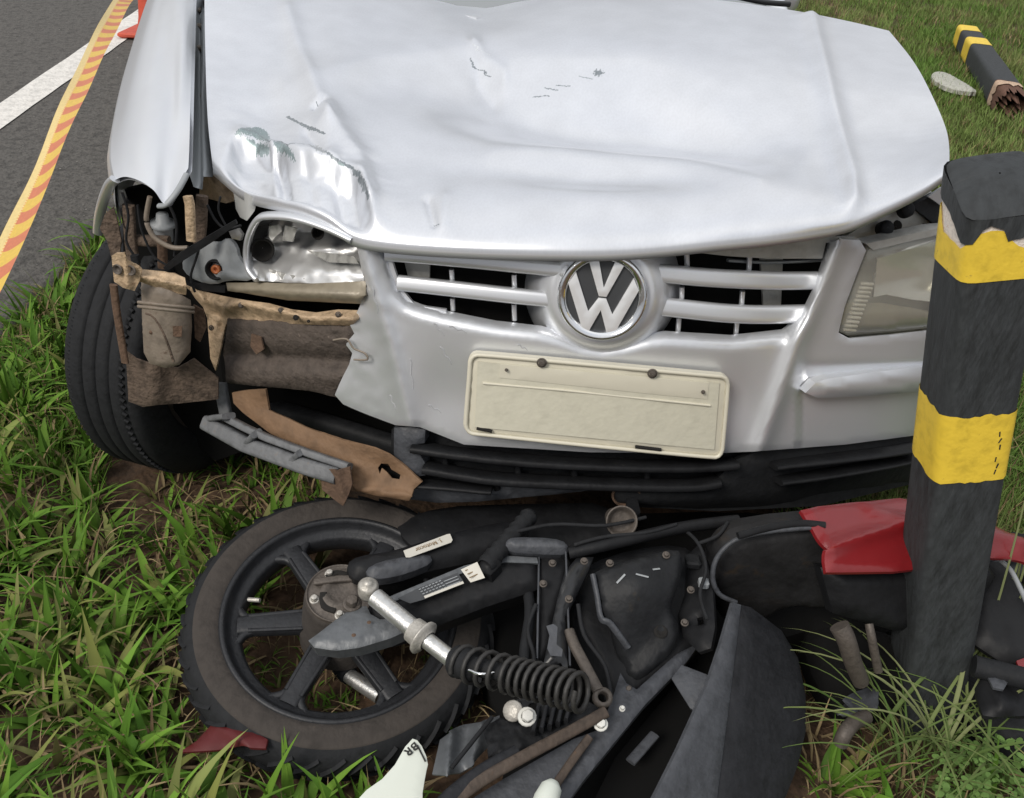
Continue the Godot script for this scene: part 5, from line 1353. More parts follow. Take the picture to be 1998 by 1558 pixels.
	var pl := part("number_plate", skin(rounded(pts([800, 1440, 818, 1446, 836, 1486, 830, 1510, 822, 1560, 830, 1640, 640, 1640, 700, 1552, 760, 1510]), 1), np, 0.003, 10.0, 5.0, 0.002), mats["label_pale"], b)
	pl.set_meta("label", "pale number plate lying upside down, mostly blank")
	part("plate_edge_line", sweep(PackedVector3Array([np.call(V(814, 1456)) + Vector3(0, 0.001, 0), np.call(V(830, 1488)) + Vector3(0, 0.001, 0)]), 0.0012, 0.0006, Vector3.UP, 3.0, 6), mats["ink"], pl)
	var r2: Vector3 = np.call(V(798, 1472)) - np.call(V(812, 1460))
	lettering("BR", np.call(V(803, 1463)) + Vector3(0, 0.0012, 0), r2, r2.cross(Vector3.UP) * -1.0, 0.017, mats["ink"], "letters", pl, true)
	# cables, clamps and fixings over the frame
	for e in [[1120, 1064, 0.30, 1180, 1048, 0.31, 1260, 1040, 0.31, 1320, 1024, 0.31], [1000, 1040, 0.29, 1080, 1024, 0.295, 1180, 1026, 0.30, 1260, 1010, 0.30], [1046, 1180, 0.25, 1030, 1230, 0.235, 1042, 1290, 0.22, 1016, 1340, 0.20],
		[1128, 1180, 0.27, 1140, 1240, 0.25, 1180, 1300, 0.22, 1192, 1360, 0.205], [1366, 1060, 0.30, 1400, 1046, 0.32, 1420, 1020, 0.33], [1090, 1300, 0.215, 1060, 1350, 0.2, 1000, 1372, 0.19], [960, 1400, 0.19, 920, 1450, 0.185, 880, 1500, 0.175]]:
		part("cable", tube(spline(trace(e), 5), 0.0032, 8), mats["tyre_rubber"], b)
	for e in [[1078, 1100, 0.277], [1140, 1096, 0.297], [1060, 1140, 0.262], [1110, 1170, 0.272], [1348, 1152, 0.272], [1336, 1216, 0.245], [1226, 1346, 0.187], [1190, 1100, 0.305], [1300, 1084, 0.318]]:
		part("fixing", bolt(P(e[0], e[1], e[2]), Vector3(0, 0.9, 0.4), 0.0042, 0.006), mats["hub_metal"], b)
	for e in [[1104, 1072, 1112, 1300, 0.288, 0.222], [1052, 1076, 1048, 1286, 0.270, 0.218]]:
		part("strut_edge", sweep(PackedVector3Array([P(e[0], e[1], e[4]), P(e[2], e[3], e[5])]), 0.0018, 0.002, Vector3.UP, 2.4, 8), mats["grey_plastic"], b)
	part("link_plate", skin(pts([1010, 1370, 1050, 1350, 1090, 1366, 1084, 1392, 1040, 1400, 1014, 1392]), lay(V(1010, 1370), 0.195, V(1090, 1366), 0.2, V(1040, 1400), 0.19), 0.006, 8.0, 5.0, 0.004, [rounded(pts([1030, 1372, 1046, 1368, 1050, 1382, 1034, 1386]), 1)]), mats["bumper_black"], b)
	# foot peg stubs by the post
	part("foot_peg", sweep(spline(PackedVector3Array([P(1638, 1222, 0.26), P(1652, 1250, 0.24), P(1664, 1290, 0.20), P(1680, 1330, 0.15)]), 5), 0.014, 0.014, Vector3.UP, 2.0, 14, [1.1, 0.95]), mats["hub_metal"], b)
	part("pedal", sweep(spline(PackedVector3Array([P(1696, 1218, 0.25), P(1702, 1250, 0.23), P(1714, 1310, 0.17)]), 4), 0.006, 0.007, Vector3.UP, 2.4, 10), mats["hub_metal"], b)
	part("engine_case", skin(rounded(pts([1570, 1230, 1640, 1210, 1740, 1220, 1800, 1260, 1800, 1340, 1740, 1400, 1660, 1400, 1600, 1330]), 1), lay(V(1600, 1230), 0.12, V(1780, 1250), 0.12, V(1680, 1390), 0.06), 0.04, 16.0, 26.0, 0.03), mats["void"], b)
	part("broken_cover", skin(pts([1648, 1362, 1690, 1340, 1716, 1346, 1708, 1376, 1690, 1388, 1668, 1382]), func(p: Vector2) -> Vector3: return P(p.x, p.y, 0.10 + 0.01 * sin(p.x * 0.1)), 0.004, 9.0, 5.0, 0.003), mats["grey_plastic"], b)
	part("broken_cover", skin(pts([1630, 1382, 1650, 1370, 1676, 1380, 1674, 1400, 1646, 1404]), func(p: Vector2) -> Vector3: return P(p.x, p.y, 0.09 + 0.012 * sin(p.y * 0.15)), 0.004, 9.0, 5.0, 0.003), mats["swing_grey"], b)
	part("hose_stub", tube(spline(PackedVector3Array([P(1640, 1452, 0.08), P(1650, 1430, 0.10), P(1668, 1410, 0.10), P(1690, 1400, 0.09)]), 4), 0.012, 12), mats["hub_metal"], b)
	# front end beyond the post
	var fw := P(2010, 1235, 0.14)
	moto_wheel(b, fw + Vector3(0.10, -0.06, -0.02), Vector3(-0.15, 0.97, 0.2), 0.3, false)
	part("front_cover", skin(pts([1930, 1092, 1960, 1090, 1990, 1120, 2010, 1150, 2080, 1200, 2080, 1300, 1960, 1290, 1900, 1250, 1905, 1160]), lay(V(1930, 1092), 0.25, V(2080, 1200), 0.22, V(1930, 1280), 0.17), 0.01, 18.0, 16.0, 0.012), blk, b)
	part("cover_edge", sweep(spline(PackedVector3Array([P(1952, 1094, 0.262), P(1972, 1112, 0.264), P(1990, 1146, 0.262), P(2010, 1190, 0.255)]), 4), 0.004, 0.004, Vector3.UP, 2.2, 8), mats["bracket_grey"], b)
	part("front_fork", tube(PackedVector3Array([P(1900, 1300, 0.17), P(2020, 1330, 0.17)]), 0.018, 14), mats["bumper_black"], b)
	part("lever_guard", skin(pts([1920, 1290, 1950, 1300, 1990, 1310, 2010, 1330, 2010, 1390, 1960, 1400, 1920, 1390, 1900, 1340]), func(p: Vector2) -> Vector3: return P(p.x, p.y, 0.14 + 0.02 * ridge(p, [1920, 1310, 1960, 1370], 20)), 0.008, 10.0, 8.0, 0.008), blk, b)
	part("scuffed_cap", skin(pts([1928, 1316, 1950, 1310, 1968, 1330, 1960, 1344, 1940, 1340]), func(p: Vector2) -> Vector3: return P(p.x, p.y, 0.172), 0.004, 8.0, 4.0, 0.003), mats["grey_plastic"], b)
	part("red_edge", skin(pts([1984, 1290, 2012, 1280, 2012, 1312, 1990, 1306]), func(p: Vector2) -> Vector3: return P(p.x, p.y, 0.18), 0.004, 9.0), mats["red_fairing"], b)

# ---------- posts, tape, cone and loose pieces ----------
func post_ring(c: Vector3, along_axis: Vector3, half: float, turn: float, count := 48) -> PackedVector3Array:
	var d := along_axis.normalized()
	var x := Vector3.RIGHT.rotated(Vector3.UP, turn)
	x = (x - d * x.dot(d)).normalized()
	var z := x.cross(d).normalized()
	var r := PackedVector3Array()
	for i in count:
		var a := TAU * (i + 0.5) / count
		var c1 := cos(a)
		var s1 := sin(a)
		var k := pow(pow(absf(c1), 7.0) + pow(absf(s1), 7.0), -1.0 / 7.0)
		r.append(c + (x * c1 + z * s1) * half * k)
	return r
func sleeve(a: Vector3, b: Vector3, half: float, turn: float, lo: Callable, hi: Callable, steps: int, rough := 0.0) -> Shape:
	var s := Shape.new()
	var rows := []
	var d := b - a
	for j in steps + 1:
		var row := PackedVector3Array()
		for i in 48:
			var t: float = lerpf(lo.call(i), hi.call(i), float(j) / steps)
			var ring := post_ring(a + d * t, d, half, turn)
			var q := ring[i]
			var out := (q - (a + d * t)).normalized()
			row.append(q + out * rough * noise.get_noise_3d(q.x * 160.0, q.y * 60.0, q.z * 160.0))
		rows.append(row)
	s.grid(rows, true)
	return s
func stepped(x: float, table: Array) -> float:
	for k in range(0, table.size() - 2, 2):
		if x <= table[k + 2]:
			return lerpf(table[k + 1], table[k + 3], clampf((x - table[k]) / (table[k + 2] - table[k]), 0.0, 1.0))
	return table[table.size() - 1]
func build_posts() -> void:
	var a := at_height(V(1796, 1398), -0.02)
	var b := at_z(V(1948, 362), -1.19)
	var turn := deg_to_rad(2)
	var half := 0.052
	var p := thing("bollard", "black wooden post with two yellow bands and a torn cap beside the car", "post", a)
	var flat := func(t: float) -> Callable: return func(_i: int) -> float: return t
	part("post_body", sleeve(a, b, half, turn, flat.call(0.0), flat.call(0.90), 60, 0.0016), mats["post_black"], p)
	part("bare_wood", sleeve(a, b, half * 0.985, turn, flat.call(0.89), flat.call(0.975), 10, 0.003), mats["torn_white"], p)
	# torn edges of the yellow tape and of the black wrapping, by place round the post
	var ragged := func(i: int) -> float: return stepped(i, [0, 0.96, 7, 0.955, 8, 0.930, 9.5, 0.932, 11, 0.942, 13, 0.958, 14, 0.96, 17, 0.955, 18, 0.94, 19, 0.932, 26, 0.936, 27, 0.945, 28, 0.965, 36, 0.97, 48, 0.96]) + 0.003 * noise.get_noise_1d(i * 60.0)
	var hanging := func(i: int) -> float: return stepped(i, [0, 0.965, 6, 0.962, 8, 0.953, 10, 0.944, 12, 0.945, 13, 0.960, 15, 0.966, 16, 0.960, 17, 0.942, 19, 0.940, 21, 0.952, 24, 0.966, 30, 0.982, 40, 0.97, 48, 0.965]) + 0.003 * noise.get_noise_1d(i * 47.0)
	part("yellow_band", sleeve(a, b, half * 1.025, turn, flat.call(0.888), ragged, 8, 0.001), mats["band_yellow"], p)
	part("yellow_band", sleeve(a, b, half * 1.022, turn, func(i: int) -> float: return 0.562 + 0.004 * noise.get_noise_1d(i * 21.0), func(i: int) -> float: return 0.678 + 0.006 * noise.get_noise_1d(i * 30.0), 8, 0.001), mats["band_yellow"], p)
	var cap := sleeve(a, b, half * 1.045, turn, hanging, func(i: int) -> float: return 1.0 - 0.45 * (post_ring(b, b - a, half, turn)[i].z - b.z), 6, 0.0012)
	var ring := post_ring(b, b - a, half * 1.045, turn)
	var d := (b - a).normalized()
	var rings := []
	for e in [[1.0, 0.0], [0.93, 0.004], [0.6, 0.010], [0.3, 0.014], [0.02, 0.015]]:
		var row := PackedVector3Array()
		for q in ring:
			var w: Vector3 = b + (q - b) * e[0] + d * e[1]
			w.y -= 0.43 * (w.z - b.z)
			row.append(w + d * 0.004 * noise.get_noise_3d(w.x * 90.0, 3.0, w.z * 90.0))
		rings.append(row)
	cap.grid(rings, true)
	var cp := part("torn_cap", cap, mats["post_black"], p)
	cp.set_meta("label", "torn black wrapping over the top of the post")
	for k in 7:
		var t := 0.58 + 0.011 * k
		var o := a.lerp(b, t) + Vector3(0.012 + 0.002 * sin(k * 2.0), 0, 0.0) + Vector3(0.35, 0, 0.94).normalized() * half * 1.06
		if k != 3:
			part("tape_crease", sweep(PackedVector3Array([o, o + Vector3(0.003 * sin(k * 3.0), 0.008, 0.0)]), 0.0012, 0.0008, Vector3(0.3, 0, 1), 2.0, 6), mats["ink"], p)
	# broken post lying in the grass
	var path := [at_height(V(1884, 70), 0.09), at_height(V(1891, 81), 0.09), at_height(V(1901, 95), 0.09), at_height(V(1911, 109), 0.09), at_height(V(1962, 188), 0.09), at_height(V(1978, 214), 0.07)]
	var bp := thing("broken_post", "snapped black and yellow post lying in the grass with a splintered end", "post", path[0] - Vector3(0, 0.09, 0))
	var names := ["yellow_band", "post_body", "yellow_band", "post_body"]
	for k in 4:
		var y: bool = k % 2 == 0
		var s := sleeve(path[k], path[k + 1], 0.080 if y else 0.078, deg_to_rad(20), flat.call(0.0), flat.call(1.0), 6, 0.002)
		if k == 0:
			s.fan(post_ring(path[0], path[1] - path[0], 0.080, deg_to_rad(20)), true)
		part(names[k], s, mats["band_yellow"] if y else mats["post_black"], bp)
	var sp := sleeve(path[4], path[5], 0.074, deg_to_rad(20), flat.call(-0.25), func(i: int) -> float: return 0.7 + 0.6 * noise.get_noise_1d(i * 60.0), 6, 0.012)
	part("splintered_end", sp, mats["dark_wood"], bp)
	part("splintered_end", sleeve(path[4], path[5], 0.080, deg_to_rad(20), flat.call(-0.12), func(i: int) -> float: return 0.16 + 0.3 * noise.get_noise_1d(i * 45.0 + 9.0), 5, 0.008), mats["broken_wood"], bp)
	for k in 9:
		var ang := TAU * k / 9.0
		var o: Vector3 = path[4].lerp(path[5], 0.4) + Vector3(cos(ang) * 0.04, sin(ang) * 0.04, 0)
		var ex: Vector3 = (path[5] - path[4]) * (0.6 + 0.5 * noise.get_noise_1d(k * 90.0))
		part("splinter", sweep(PackedVector3Array([o, o + ex]), 0.018, 0.012, Vector3.UP, 2.5, 6, [1.0, 0.15]), mats["dark_wood"], bp)

func build_loose() -> void:
	single("flat_stone", "pale grey flat stone lying in the grass beside the broken post", "stone", skin(rounded(pts([1818, 142, 1830, 135, 1848, 138, 1868, 149, 1888, 160, 1912, 176, 1890, 175, 1866, 172, 1840, 163, 1822, 152]), 1), func(p: Vector2) -> Vector3: return P(p.x, p.y, 0.06 + 0.008 * noise.get_noise_2d(p.x * 3.0, p.y * 5.0)), 0.025, 4.0, 4.0, 0.012), mats["stone_grey"])
	single("red_fragment", "broken dark red plastic fragment under the motorcycle wheel", "fragment", skin(pts([346, 1466, 380, 1444, 410, 1412, 436, 1398, 470, 1410, 520, 1440, 516, 1458, 470, 1456, 420, 1462]), func(p: Vector2) -> Vector3: return P(p.x, p.y, 0.035 + 0.0006 * (p.x - 346.0) * 0.5 + 0.012 * ridge(p, [420, 1410, 480, 1450], 18)), 0.004, 10.0, 6.0, 0.004), mats["dark_red"])
	# barrier tape, tied to the cone, sagging towards the near side
	var img := Image.create_empty(1024, 64, false, Image.FORMAT_RGBA8)
	for x in 1024:
		for y in 64:
			var t := y / 63.0
			var u := fposmod(x / 204.8 + 0.20 * sin(t * 3.2), 1.0)
			var c := Color(0.74, 0.50, 0.08)
			if u < 0.48 and t > 0.30:
				c = Color(0.62, 0.19, 0.09)
			if t <= 0.30:
				c = Color(0.80, 0.62, 0.26) if t < 0.24 or fposmod(x / 21.0, 1.0) < 0.5 else Color(0.76, 0.36, 0.10)
			img.set_pixel(x, y, (c * (1.0 + 0.12 * noise.get_noise_2d(x * 1.5, y * 5.0))).linear_to_srgb())
	var tm := StandardMaterial3D.new()
	tm.albedo_texture = ImageTexture.create_from_image(img)
	tm.roughness = 0.35
	tm.backlight_enabled = true
	tm.backlight = Color(0.3, 0.2, 0.1)
	var mid := PackedVector3Array()
	var cone_at := at_height(V(303, 74), 0.0)
	mid.append(at_height(V(-620, 1270), 0.02))
	mid.append(at_height(V(-470, 1190), 0.03))
	for e in [[-190, 940, 1.72], [-60, 660, 1.95], [-3, 540, 2.1], [48, 420, 2.32], [92, 320, 2.55], [142, 200, 2.92], [188, 100, 3.4], [240, 2, 4.25]]:
		mid.append(at_depth(V(e[0], e[1]), e[2]))
	mid.append(cone_at + Vector3(-0.02, 0.30, 0.06))
	mid = spline(mid, 8)
	var s := Shape.new()
	var rows := []
	var run := 0.0
	for k in mid.size():
		if k:
			run += mid[k].distance_to(mid[k - 1])
		var d := (mid[mini(k + 1, mid.size() - 1)] - mid[maxi(k - 1, 0)]).normalized()
		var w := d.cross(Vector3.UP).normalized() * 0.8 + Vector3(0, 0.25 * sin(run * 1.3), 0)
		w = (w - d * w.dot(d)).normalized()
		var nn := w.cross(d)
		var row := PackedVector3Array()
		for i in 7:
			var t := i / 6.0
			row.append(mid[k] - w * (t - 0.5) * -0.070 + nn * (0.012 * absf(t - 0.30) + 0.004 * sin(run * 7.0 + t * 2.0)))
			s.uv.append(Vector2(run / 0.70, t))
		rows.append(row)
	s.grid(rows)
	single("barrier_tape", "yellow and red striped barrier tape stretched over the road edge", "barrier tape", s, tm)
	var c := thing("traffic_cone", "orange traffic cone standing on the white road line behind the car", "traffic cone", cone_at)
	part("cone_body", lathe(cone_at, Vector3.UP, [[0.105, 0.045], [0.10, 0.06], [0.085, 0.12], [0.03, 0.68], [0.024, 0.70], [0.0, 0.702]], 32), mats["cone_orange"], c)
	part("cone_base", block(cone_at + Vector3(-0.17, 0.02, -0.17), cone_at + Vector3(0.17, 0.048, 0.17), 0.008), mats["cone_orange"], c)
	part("reflective_band", lathe(cone_at, Vector3.UP, [[0.074, 0.25], [0.0565, 0.42]], 32), mats["white_plastic"], c)

# ---------- ground, road and grass ----------
func road_edge(z: float) -> float:
	return -1.40 + 0.06 * (z + 2.4) * (1.0 if z > -8.0 else 1.0) + 0.03 * noise.get_noise_1d(z * 60.0)
func ground_y(x: float, z: float) -> float:
	var k := smoothstep(0.0, 0.3, x - road_edge(z))
	return k * (0.022 * noise.get_noise_2d(x * 55.0, z * 55.0) + 0.012 * noise.get_noise_2d(x * 190.0, z * 190.0 + 30.0)) - 0.012
func build_ground() -> void:
	var xs := PackedFloat32Array()
	var zs := PackedFloat32Array()
	for v in [-240.0, -120.0, -60.0, -30.0, -16.0, -9.0, -6.0, -4.0, -3.0, -2.4]:
		xs.append(v)
	var x := -2.0
	while x < 2.2:
		xs.append(x)
		x += 0.03
	for v in [2.4, 2.7, 3.1, 3.6, 4.2, 5.0, 6.0, 7.5, 9.0, 12.0, 18.0, 30.0, 60.0, 120.0, 240.0]:
		xs.append(v)
	for v in [-240.0, -120.0, -60.0, -35.0, -22.0, -15.0, -11.0, -8.5, -7.0, -6.0, -5.0, -4.2, -3.6]:
		zs.append(v)
	var z := -3.2
	while z < 0.4:
		zs.append(z)
		z += 0.03
	for v in [0.6, 1.2, 2.5, 6.0, 20.0, 60.0, 200.0]:
		zs.append(v)
	var rows := []
	for zz in zs:
		var row := PackedVector3Array()
		for xx in xs:
			row.append(Vector3(xx, ground_y(xx, zz), zz))
		rows.append(row)
	var s := Shape.new()
	s.grid(rows)
	var soil := stuff("soil", Color(0.075, 0.045, 0.026), 1.0, 0.0, 0.5, 1.6, 0.8, Color(0.14, 0.09, 0.05), 0.15)
	setting("ground", s, soil)
	# road
	var r := Shape.new()
	var rr := []
	for k in 260:
		var zz := 6.0 - k * 0.07 if k < 200 else -8.0 - (k - 200) * 3.5
		var row := PackedVector3Array()
		var e := road_edge(zz)
		for q in [0.0, -0.02, -0.5, -1.5, -4.0, -9.0]:
			row.append(Vector3(e + q, 0.010 if q < 0.0 else -0.02, zz))
		rr.append(row)
	r.grid(rr)
	var asphalt := stuff("asphalt", Color(0.09, 0.085, 0.078), 0.9, 0.0, 0.45, 3.0, 0.9, Color(0.16, 0.155, 0.145), 0.12)
	setting("road", r, asphalt)
	var ln := Shape.new()
	var lr := []
	for k in 85:
		var zz := 4.0 - k * 0.2
		var a := -2.46 + 0.128 * (zz + 4.2) + 0.006 * noise.get_noise_1d(zz * 200.0)
		var b := -2.31 + 0.112 * (zz + 4.2) + 0.006 * noise.get_noise_1d(zz * 200.0 + 50.0)
		lr.append(PackedVector3Array([Vector3(a, 0.0145, zz), Vector3(b, 0.0145, zz)]))
	ln.grid(lr)
	setting("road_line", ln, stuff("line_paint", Color(0.72, 0.70, 0.66), 0.8, 0.0, 0.2, 2.5, 0.5, Color(0.36, 0.34, 0.31), 0.12))
	# grit on the asphalt
	var chips := MultiMesh.new()
	var st := lathe(Vector3.ZERO, Vector3.UP, [[0.0, -0.3], [0.8, -0.25], [1.0, 0.1], [0.6, 0.4], [0, 0.45]], 6)
	chips.transform_format = MultiMesh.TRANSFORM_3D
	chips.use_colors = true
	chips.mesh = st.mesh(Vector3.ZERO)
	chips.instance_count = 1500
	for k in 1500:
		var zz := -rng.randf_range(1.8, 9.0)
		var xx := road_edge(zz) - 0.02 - pow(rng.randf(), 1.6) * 3.0
		var sz := rng.randf_range(0.0015, 0.005) * (1.0 if rng.randf() < 0.98 else 3.0)
		chips.set_instance_transform(k, Transform3D(Basis(Vector3.UP, rng.randf() * TAU).scaled(Vector3(sz, sz * 0.6, sz * rng.randf_range(0.6, 1.3))), Vector3(xx, 0.011, zz)))
		var g := rng.randf_range(0.08, 0.3)
		chips.set_instance_color(k, Color(g, g * 0.96, g * 0.9))
	scatter("gravel", chips, "loose grit scattered on the asphalt beside the verge")

func leaf_material(key: String) -> StandardMaterial3D:
	var m := StandardMaterial3D.new()
	m.resource_name = key
	m.vertex_color_use_as_albedo = true
	m.roughness = 0.65
	m.metallic_specular = 0.3
	m.backlight_enabled = true
	m.backlight = Color(0.35, 0.35, 0.35)
	return m
func scatter(called: String, mm: MultiMesh, label: String) -> void:
	var o := MultiMeshInstance3D.new()
	o.name = numbered(called)
	o.multimesh = mm
	o.material_override = leaf_material(called)
	add_child(o)
	o.set_meta("kind", "stuff")
	o.set_meta("label", label)
	o.set_meta("category", "grass" if called != "gravel" else "gravel")
# one blade, a metre long when straight, leaning along +x; bend is how far it droops
func blade(width: float, bend: float, lean: float, steps: int, base_w := 0.55) -> Shape:
	var s := Shape.new()
	var p := Vector3.ZERO
	var a := lean
	for k in steps + 1:
		var t := float(k) / steps
		var w := width * (base_w + (1.0 - base_w) * sin(PI * minf(1.0, t * 1.4 + 0.1))) * (1.0 - pow(t, 3.0))
		var nrm := Vector3(-cos(a), sin(a), 0)
		s.v.append(p + Vector3(0, 0, -w)); s.v.append(p - nrm * w * 0.35); s.v.append(p + Vector3(0, 0, w))
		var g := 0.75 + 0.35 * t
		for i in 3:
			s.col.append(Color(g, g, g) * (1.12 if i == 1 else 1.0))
		p += Vector3(sin(a), cos(a), 0) / steps
		a += bend / steps
		if k < steps:
			var z := k * 3
			s.quad(z, z + 3, z + 4, z + 1)
			s.quad(z + 1, z + 4, z + 5, z + 2)
	return s
func blade_set(called: String, label: String, shape: Shape, list: Array) -> void:
	var mm := MultiMesh.new()
	mm.transform_format = MultiMesh.TRANSFORM_3D
	mm.use_colors = true
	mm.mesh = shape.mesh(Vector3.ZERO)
	mm.instance_count = list.size()
	for k in list.size():
		mm.set_instance_transform(k, list[k][0])
		mm.set_instance_color(k, list[k][1])
	scatter(called, mm, label)
func green() -> Color:
	var t := rng.randf()
	var c := Color(0.072, 0.170, 0.018).lerp(Color(0.16, 0.295, 0.038), t) * rng.randf_range(0.7, 1.15)
	if rng.randf() < 0.10:
		c = Color(0.20, 0.22, 0.06)
	return c
func straw() -> Color:
	return Color(0.36, 0.28, 0.15).lerp(Color(0.22, 0.15, 0.085), rng.randf()) * rng.randf_range(0.7, 1.2)
func blocked(x: float, z: float) -> float:   # tallest grass allowed here
	if x < road_edge(z) + 0.02:
		return 0.0
	if z < -1.38 and x > -0.36 and x < 0.6 and z > -5.2:
		return 0.0
	if z < -1.55 and z > -5.2 and absf(x + 0.03) < 0.72:
		return 0.06 if z > -1.75 else 0.0
	if Vector2((x + 0.775) / 0.12, (z + 1.80) / 0.30).length() < 1.0:
		return 0.0
	var w := Vector2(x + 0.26, z + 1.16).length()
	if w < 0.26:
		return 0.035
	if x > -0.10 and x < 0.50 and z > -1.5 and z < -0.72:
		return 0.0
	if x > 0.44 and x < 0.56 and z > -1.4 and z < -1.16:
		return 0.0
	if x >= 0.50 and z < -1.05 and z > -1.5 and x < 1.3:
		return 0.03
	return 1.0
func plant(x: float, z: float, size: float, turn: float, wide: float) -> Transform3D:
	return Transform3D(Basis(Vector3.UP, turn).scaled(Vector3(size, size, size * wide)) , Vector3(x, ground_y(x, z) - 0.004, z))
func place(o: Vector3, size: float, turn: float, wide: float) -> Transform3D:
	var b := Basis(Vector3.UP, turn) * Basis.from_scale(Vector3(size, size, size * wide))
	return Transform3D(b, o)
func build_grass() -> void:
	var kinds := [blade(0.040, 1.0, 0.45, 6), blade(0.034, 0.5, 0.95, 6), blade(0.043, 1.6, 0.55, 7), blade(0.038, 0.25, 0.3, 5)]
	var lists := [[], [], [], []]
	var dry := [[], []]
	# tufts of broad blades on the near verge and round the car
	for k in 5200:
		var x := rng.randf_range(-1.55, 1.6)
		var z := rng.randf_range(-3.4, -0.35)
		var cap := blocked(x, z)
		if cap <= 0.0:
			continue
		if x > 0.50 and rng.randf() < 0.8:
			continue
		var bare := noise.get_noise_2d(x * 130.0 + 400.0, z * 130.0)
		if bare > 0.22 and rng.randf() < 0.75:
			continue
		var n := rng.randi_range(3, 9)
		var tone := rng.randf_range(0.75, 1.15)
		var dull := rng.randf() < 0.25
		for j in n:
			var a := rng.randf() * TAU
			var size := rng.randf_range(0.05, 0.15) * (1.25 if rng.randf() < 0.12 else 1.0)
			size = minf(size, cap)
			var o := Vector3(x + cos(a) * 0.012, 0, z - sin(a) * 0.012)
			o.y = ground_y(o.x, o.z) - 0.004
			var c := green() * tone
			if dull and rng.randf() < 0.5:
				c = c.lerp(straw(), 0.5)
			var q := rng.randi_range(0, 3)
			lists[q].append([place(o, size, a + rng.randf_range(-0.5, 0.5), rng.randf_range(1.1, 2.0)), c])
	for q in 4:
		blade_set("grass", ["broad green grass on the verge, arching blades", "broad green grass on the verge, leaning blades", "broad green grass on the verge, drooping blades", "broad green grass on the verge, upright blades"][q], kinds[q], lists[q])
	var low := []
	for k in 15000:
		var x := rng.randf_range(-1.55, 1.6)
		var z := rng.randf_range(-3.2, -0.35)
		if blocked(x, z) < 0.5:
			continue
		var o := Vector3(x, ground_y(x, z) - 0.004, z)
		low.append([place(o, rng.randf_range(0.025, 0.075), rng.randf() * TAU, rng.randf_range(0.5, 1.3)), green().lerp(straw(), 0.5 if rng.randf() < 0.14 else 0.0) * 0.9])
	blade_set("grass", "short thin grass filling the gaps between the broad blades", kinds[0], low)
	# dry stalks and litter lying between them
	for k in 16000:
		var x := rng.randf_range(-1.5, 1.6)
		var z := rng.randf_range(-3.2, -0.35)
		if blocked(x, z) < 0.02:
			continue
		var o := Vector3(x, ground_y(x, z) + rng.randf_range(-0.004, 0.02), z)
		var b := Basis(Vector3.UP, rng.randf() * TAU) * Basis(Vector3.BACK, rng.randf_range(-1.5, 0.2)) * Basis.from_scale(Vector3(1, 1, rng.randf_range(0.35, 1.0)) * rng.randf_range(0.03, 0.11))
		dry[0 if rng.randf() < 0.5 else 1].append([Transform3D(b, o), straw()])
	blade_set("dry_grass", "dry straw coloured stalks lying between the green blades", blade(0.035, 0.5, 0.1, 4), dry[0])
	blade_set("dry_grass", "dry curled straw leaves lying on the bare soil", blade(0.05, 1.6, 0.2, 5), dry[1])
	# the lawn beyond, finer and denser; each piece is a small clump
	var clump := Shape.new()
	for j in 7:
		var bs := blade(0.03, rng.randf_range(0.4, 1.6), rng.randf_range(0.1, 0.6), 3)
		var t := Transform3D(Basis(Vector3.UP, rng.randf() * TAU) * Basis.from_scale(Vector3.ONE * rng.randf_range(0.6, 1.0)), Vector3(rng.randf_range(-0.35, 0.35), 0, rng.randf_range(-0.35, 0.35)))
		var base := clump.v.size()
		for q in bs.v:
			clump.v.append(t * q)
		clump.col.append_array(bs.col)
		for q in bs.n:
			clump.n.append(base + q)
	var far := []
	for k in 60000:
		var d := 1.2 + 16.0 * pow(rng.randf(), 1.7)
		var x := rng.randf_range(0.15, 0.9) * d + 0.4
		var z := -d
		if blocked(x, z) <= 0.0 or (z > -5.2 and x < 0.70):
			continue
		var size := rng.randf_range(0.05, 0.10) * (1.0 + d * 0.035)
		var patch := noise.get_noise_2d(x * 26.0, z * 26.0)
		var c := Color(0.13, 0.23, 0.045).lerp(Color(0.22, 0.265, 0.09), clampf(0.4 + patch * 1.2, 0.0, 1.0)) * rng.randf_range(0.65, 1.2)
		if rng.randf() < 0.12:
			c = straw() * 0.9
		far.append([place(Vector3(x, ground_y(x, z) - 0.004, z), size, rng.randf() * TAU, 1.0), c])
	blade_set("grass", "fine green lawn beyond the car, dense with dry patches", clump, far)
	var side := []
	for k in 9000:
		var z := -rng.randf_range(1.6, 9.0)
		var x := road_edge(z) + 0.02 + rng.randf() * 0.5
		if blocked(x, z) <= 0.0:
			continue
		side.append([place(Vector3(x, ground_y(x, z) - 0.004, z), rng.randf_range(0.04, 0.08), rng.randf() * TAU, 1.0), green()])
	blade_set("grass", "low grass along the ragged road edge", clump, side)
	# tall fine tuft at the foot of the post
	var t0 := at_height(V(1800, 1500), 0.0)
	var fine := []
	var arch := blade(0.0085, 1.9, 0.25, 12, 0.8)
	for k in 85:
		var a := rng.randf() * TAU
		var o := t0 + Vector3(rng.randf_range(-0.10, 0.12), 0, rng.randf_range(-0.05, 0.06))
		fine.append([place(o, rng.randf_range(0.16, 0.36), a, rng.randf_range(0.8, 1.3)), Color(0.085, 0.145, 0.035).lerp(Color(0.17, 0.21, 0.075), rng.randf())])
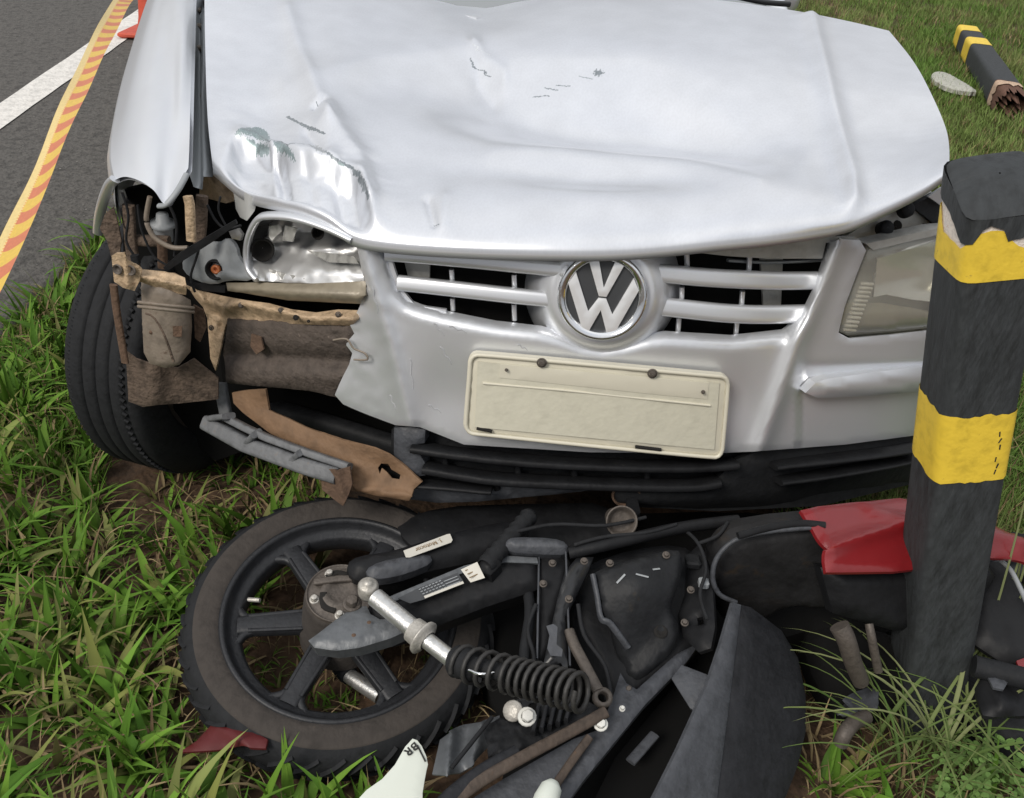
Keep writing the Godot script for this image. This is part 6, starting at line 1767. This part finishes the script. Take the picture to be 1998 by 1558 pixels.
	for e in [[2.9, 0.42], [2.6, 0.38], [2.7, 0.34], [3.3, 0.36], [2.2, 0.33], [0.4, 0.36], [0.9, 0.36], [1.2, 0.44]]:
		fine.append([place(t0 + Vector3(0.02, 0, 0), e[1], e[0], 1.0), Color(0.22, 0.25, 0.11)])
	tuft("grass_tuft", "tall fine grass tuft at the foot of the black post", fine, arch)
	var stems := []
	var stem := blade(0.0035, 0.35, 0.12, 10, 0.9)
	for k in 16:
		var o := at_height(V(1880 + k * 6, 1380 - k * 8), 0.0)
		stems.append([place(o, rng.randf_range(0.35, 0.62), rng.randf_range(-0.6, 2.2), 1.0), Color(0.20, 0.23, 0.10)])
	tuft("grass_tuft", "thin seed stalks rising beside the right face of the post", stems, stem)
	# clover leaves low at the corner
	var lf := Shape.new()
	for j in 3:
		var a := TAU * j / 3.0
		var ring := PackedVector3Array()
		for i in 9:
			var b := TAU * i / 9.0
			ring.append(Vector3(cos(a), 0.25, sin(a)) * 0.55 + Vector3(cos(a) * cos(b) - sin(a) * sin(b) * 0.8, 0.1 * cos(b), sin(a) * cos(b) + cos(a) * sin(b) * 0.8) * 0.45)
		lf.fan(ring)
	for q in lf.v:
		lf.col.append(Color.WHITE)
	var cl := []
	for k in 130:
		var o := at_height(V(rng.randf_range(1830, 2010), rng.randf_range(1440, 1600)), rng.randf_range(0.02, 0.07))
		cl.append([Transform3D(Basis(Vector3.UP, rng.randf() * TAU) * Basis(Vector3.RIGHT, rng.randf_range(-0.4, 0.6)) * Basis.from_scale(Vector3.ONE * rng.randf_range(0.009, 0.016)), o), Color(0.15, 0.26, 0.07) * rng.randf_range(0.7, 1.3)])
	tuft("clover_plant", "low clover with round pale leaves beside the grass tuft", cl, lf)
func tuft(called: String, label: String, list: Array, shape: Shape) -> void:
	var mm := MultiMesh.new()
	mm.transform_format = MultiMesh.TRANSFORM_3D
	mm.use_colors = true
	mm.mesh = shape.mesh(Vector3.ZERO)
	mm.instance_count = list.size()
	for k in list.size():
		mm.set_instance_transform(k, list[k][0])
		mm.set_instance_color(k, list[k][1])
	var o := MultiMeshInstance3D.new()
	o.name = numbered(called)
	o.multimesh = mm
	o.material_override = leaf_material(called)
	add_child(o)
	tag(o, label, "plant")
	o.set_meta("kind", "stuff")
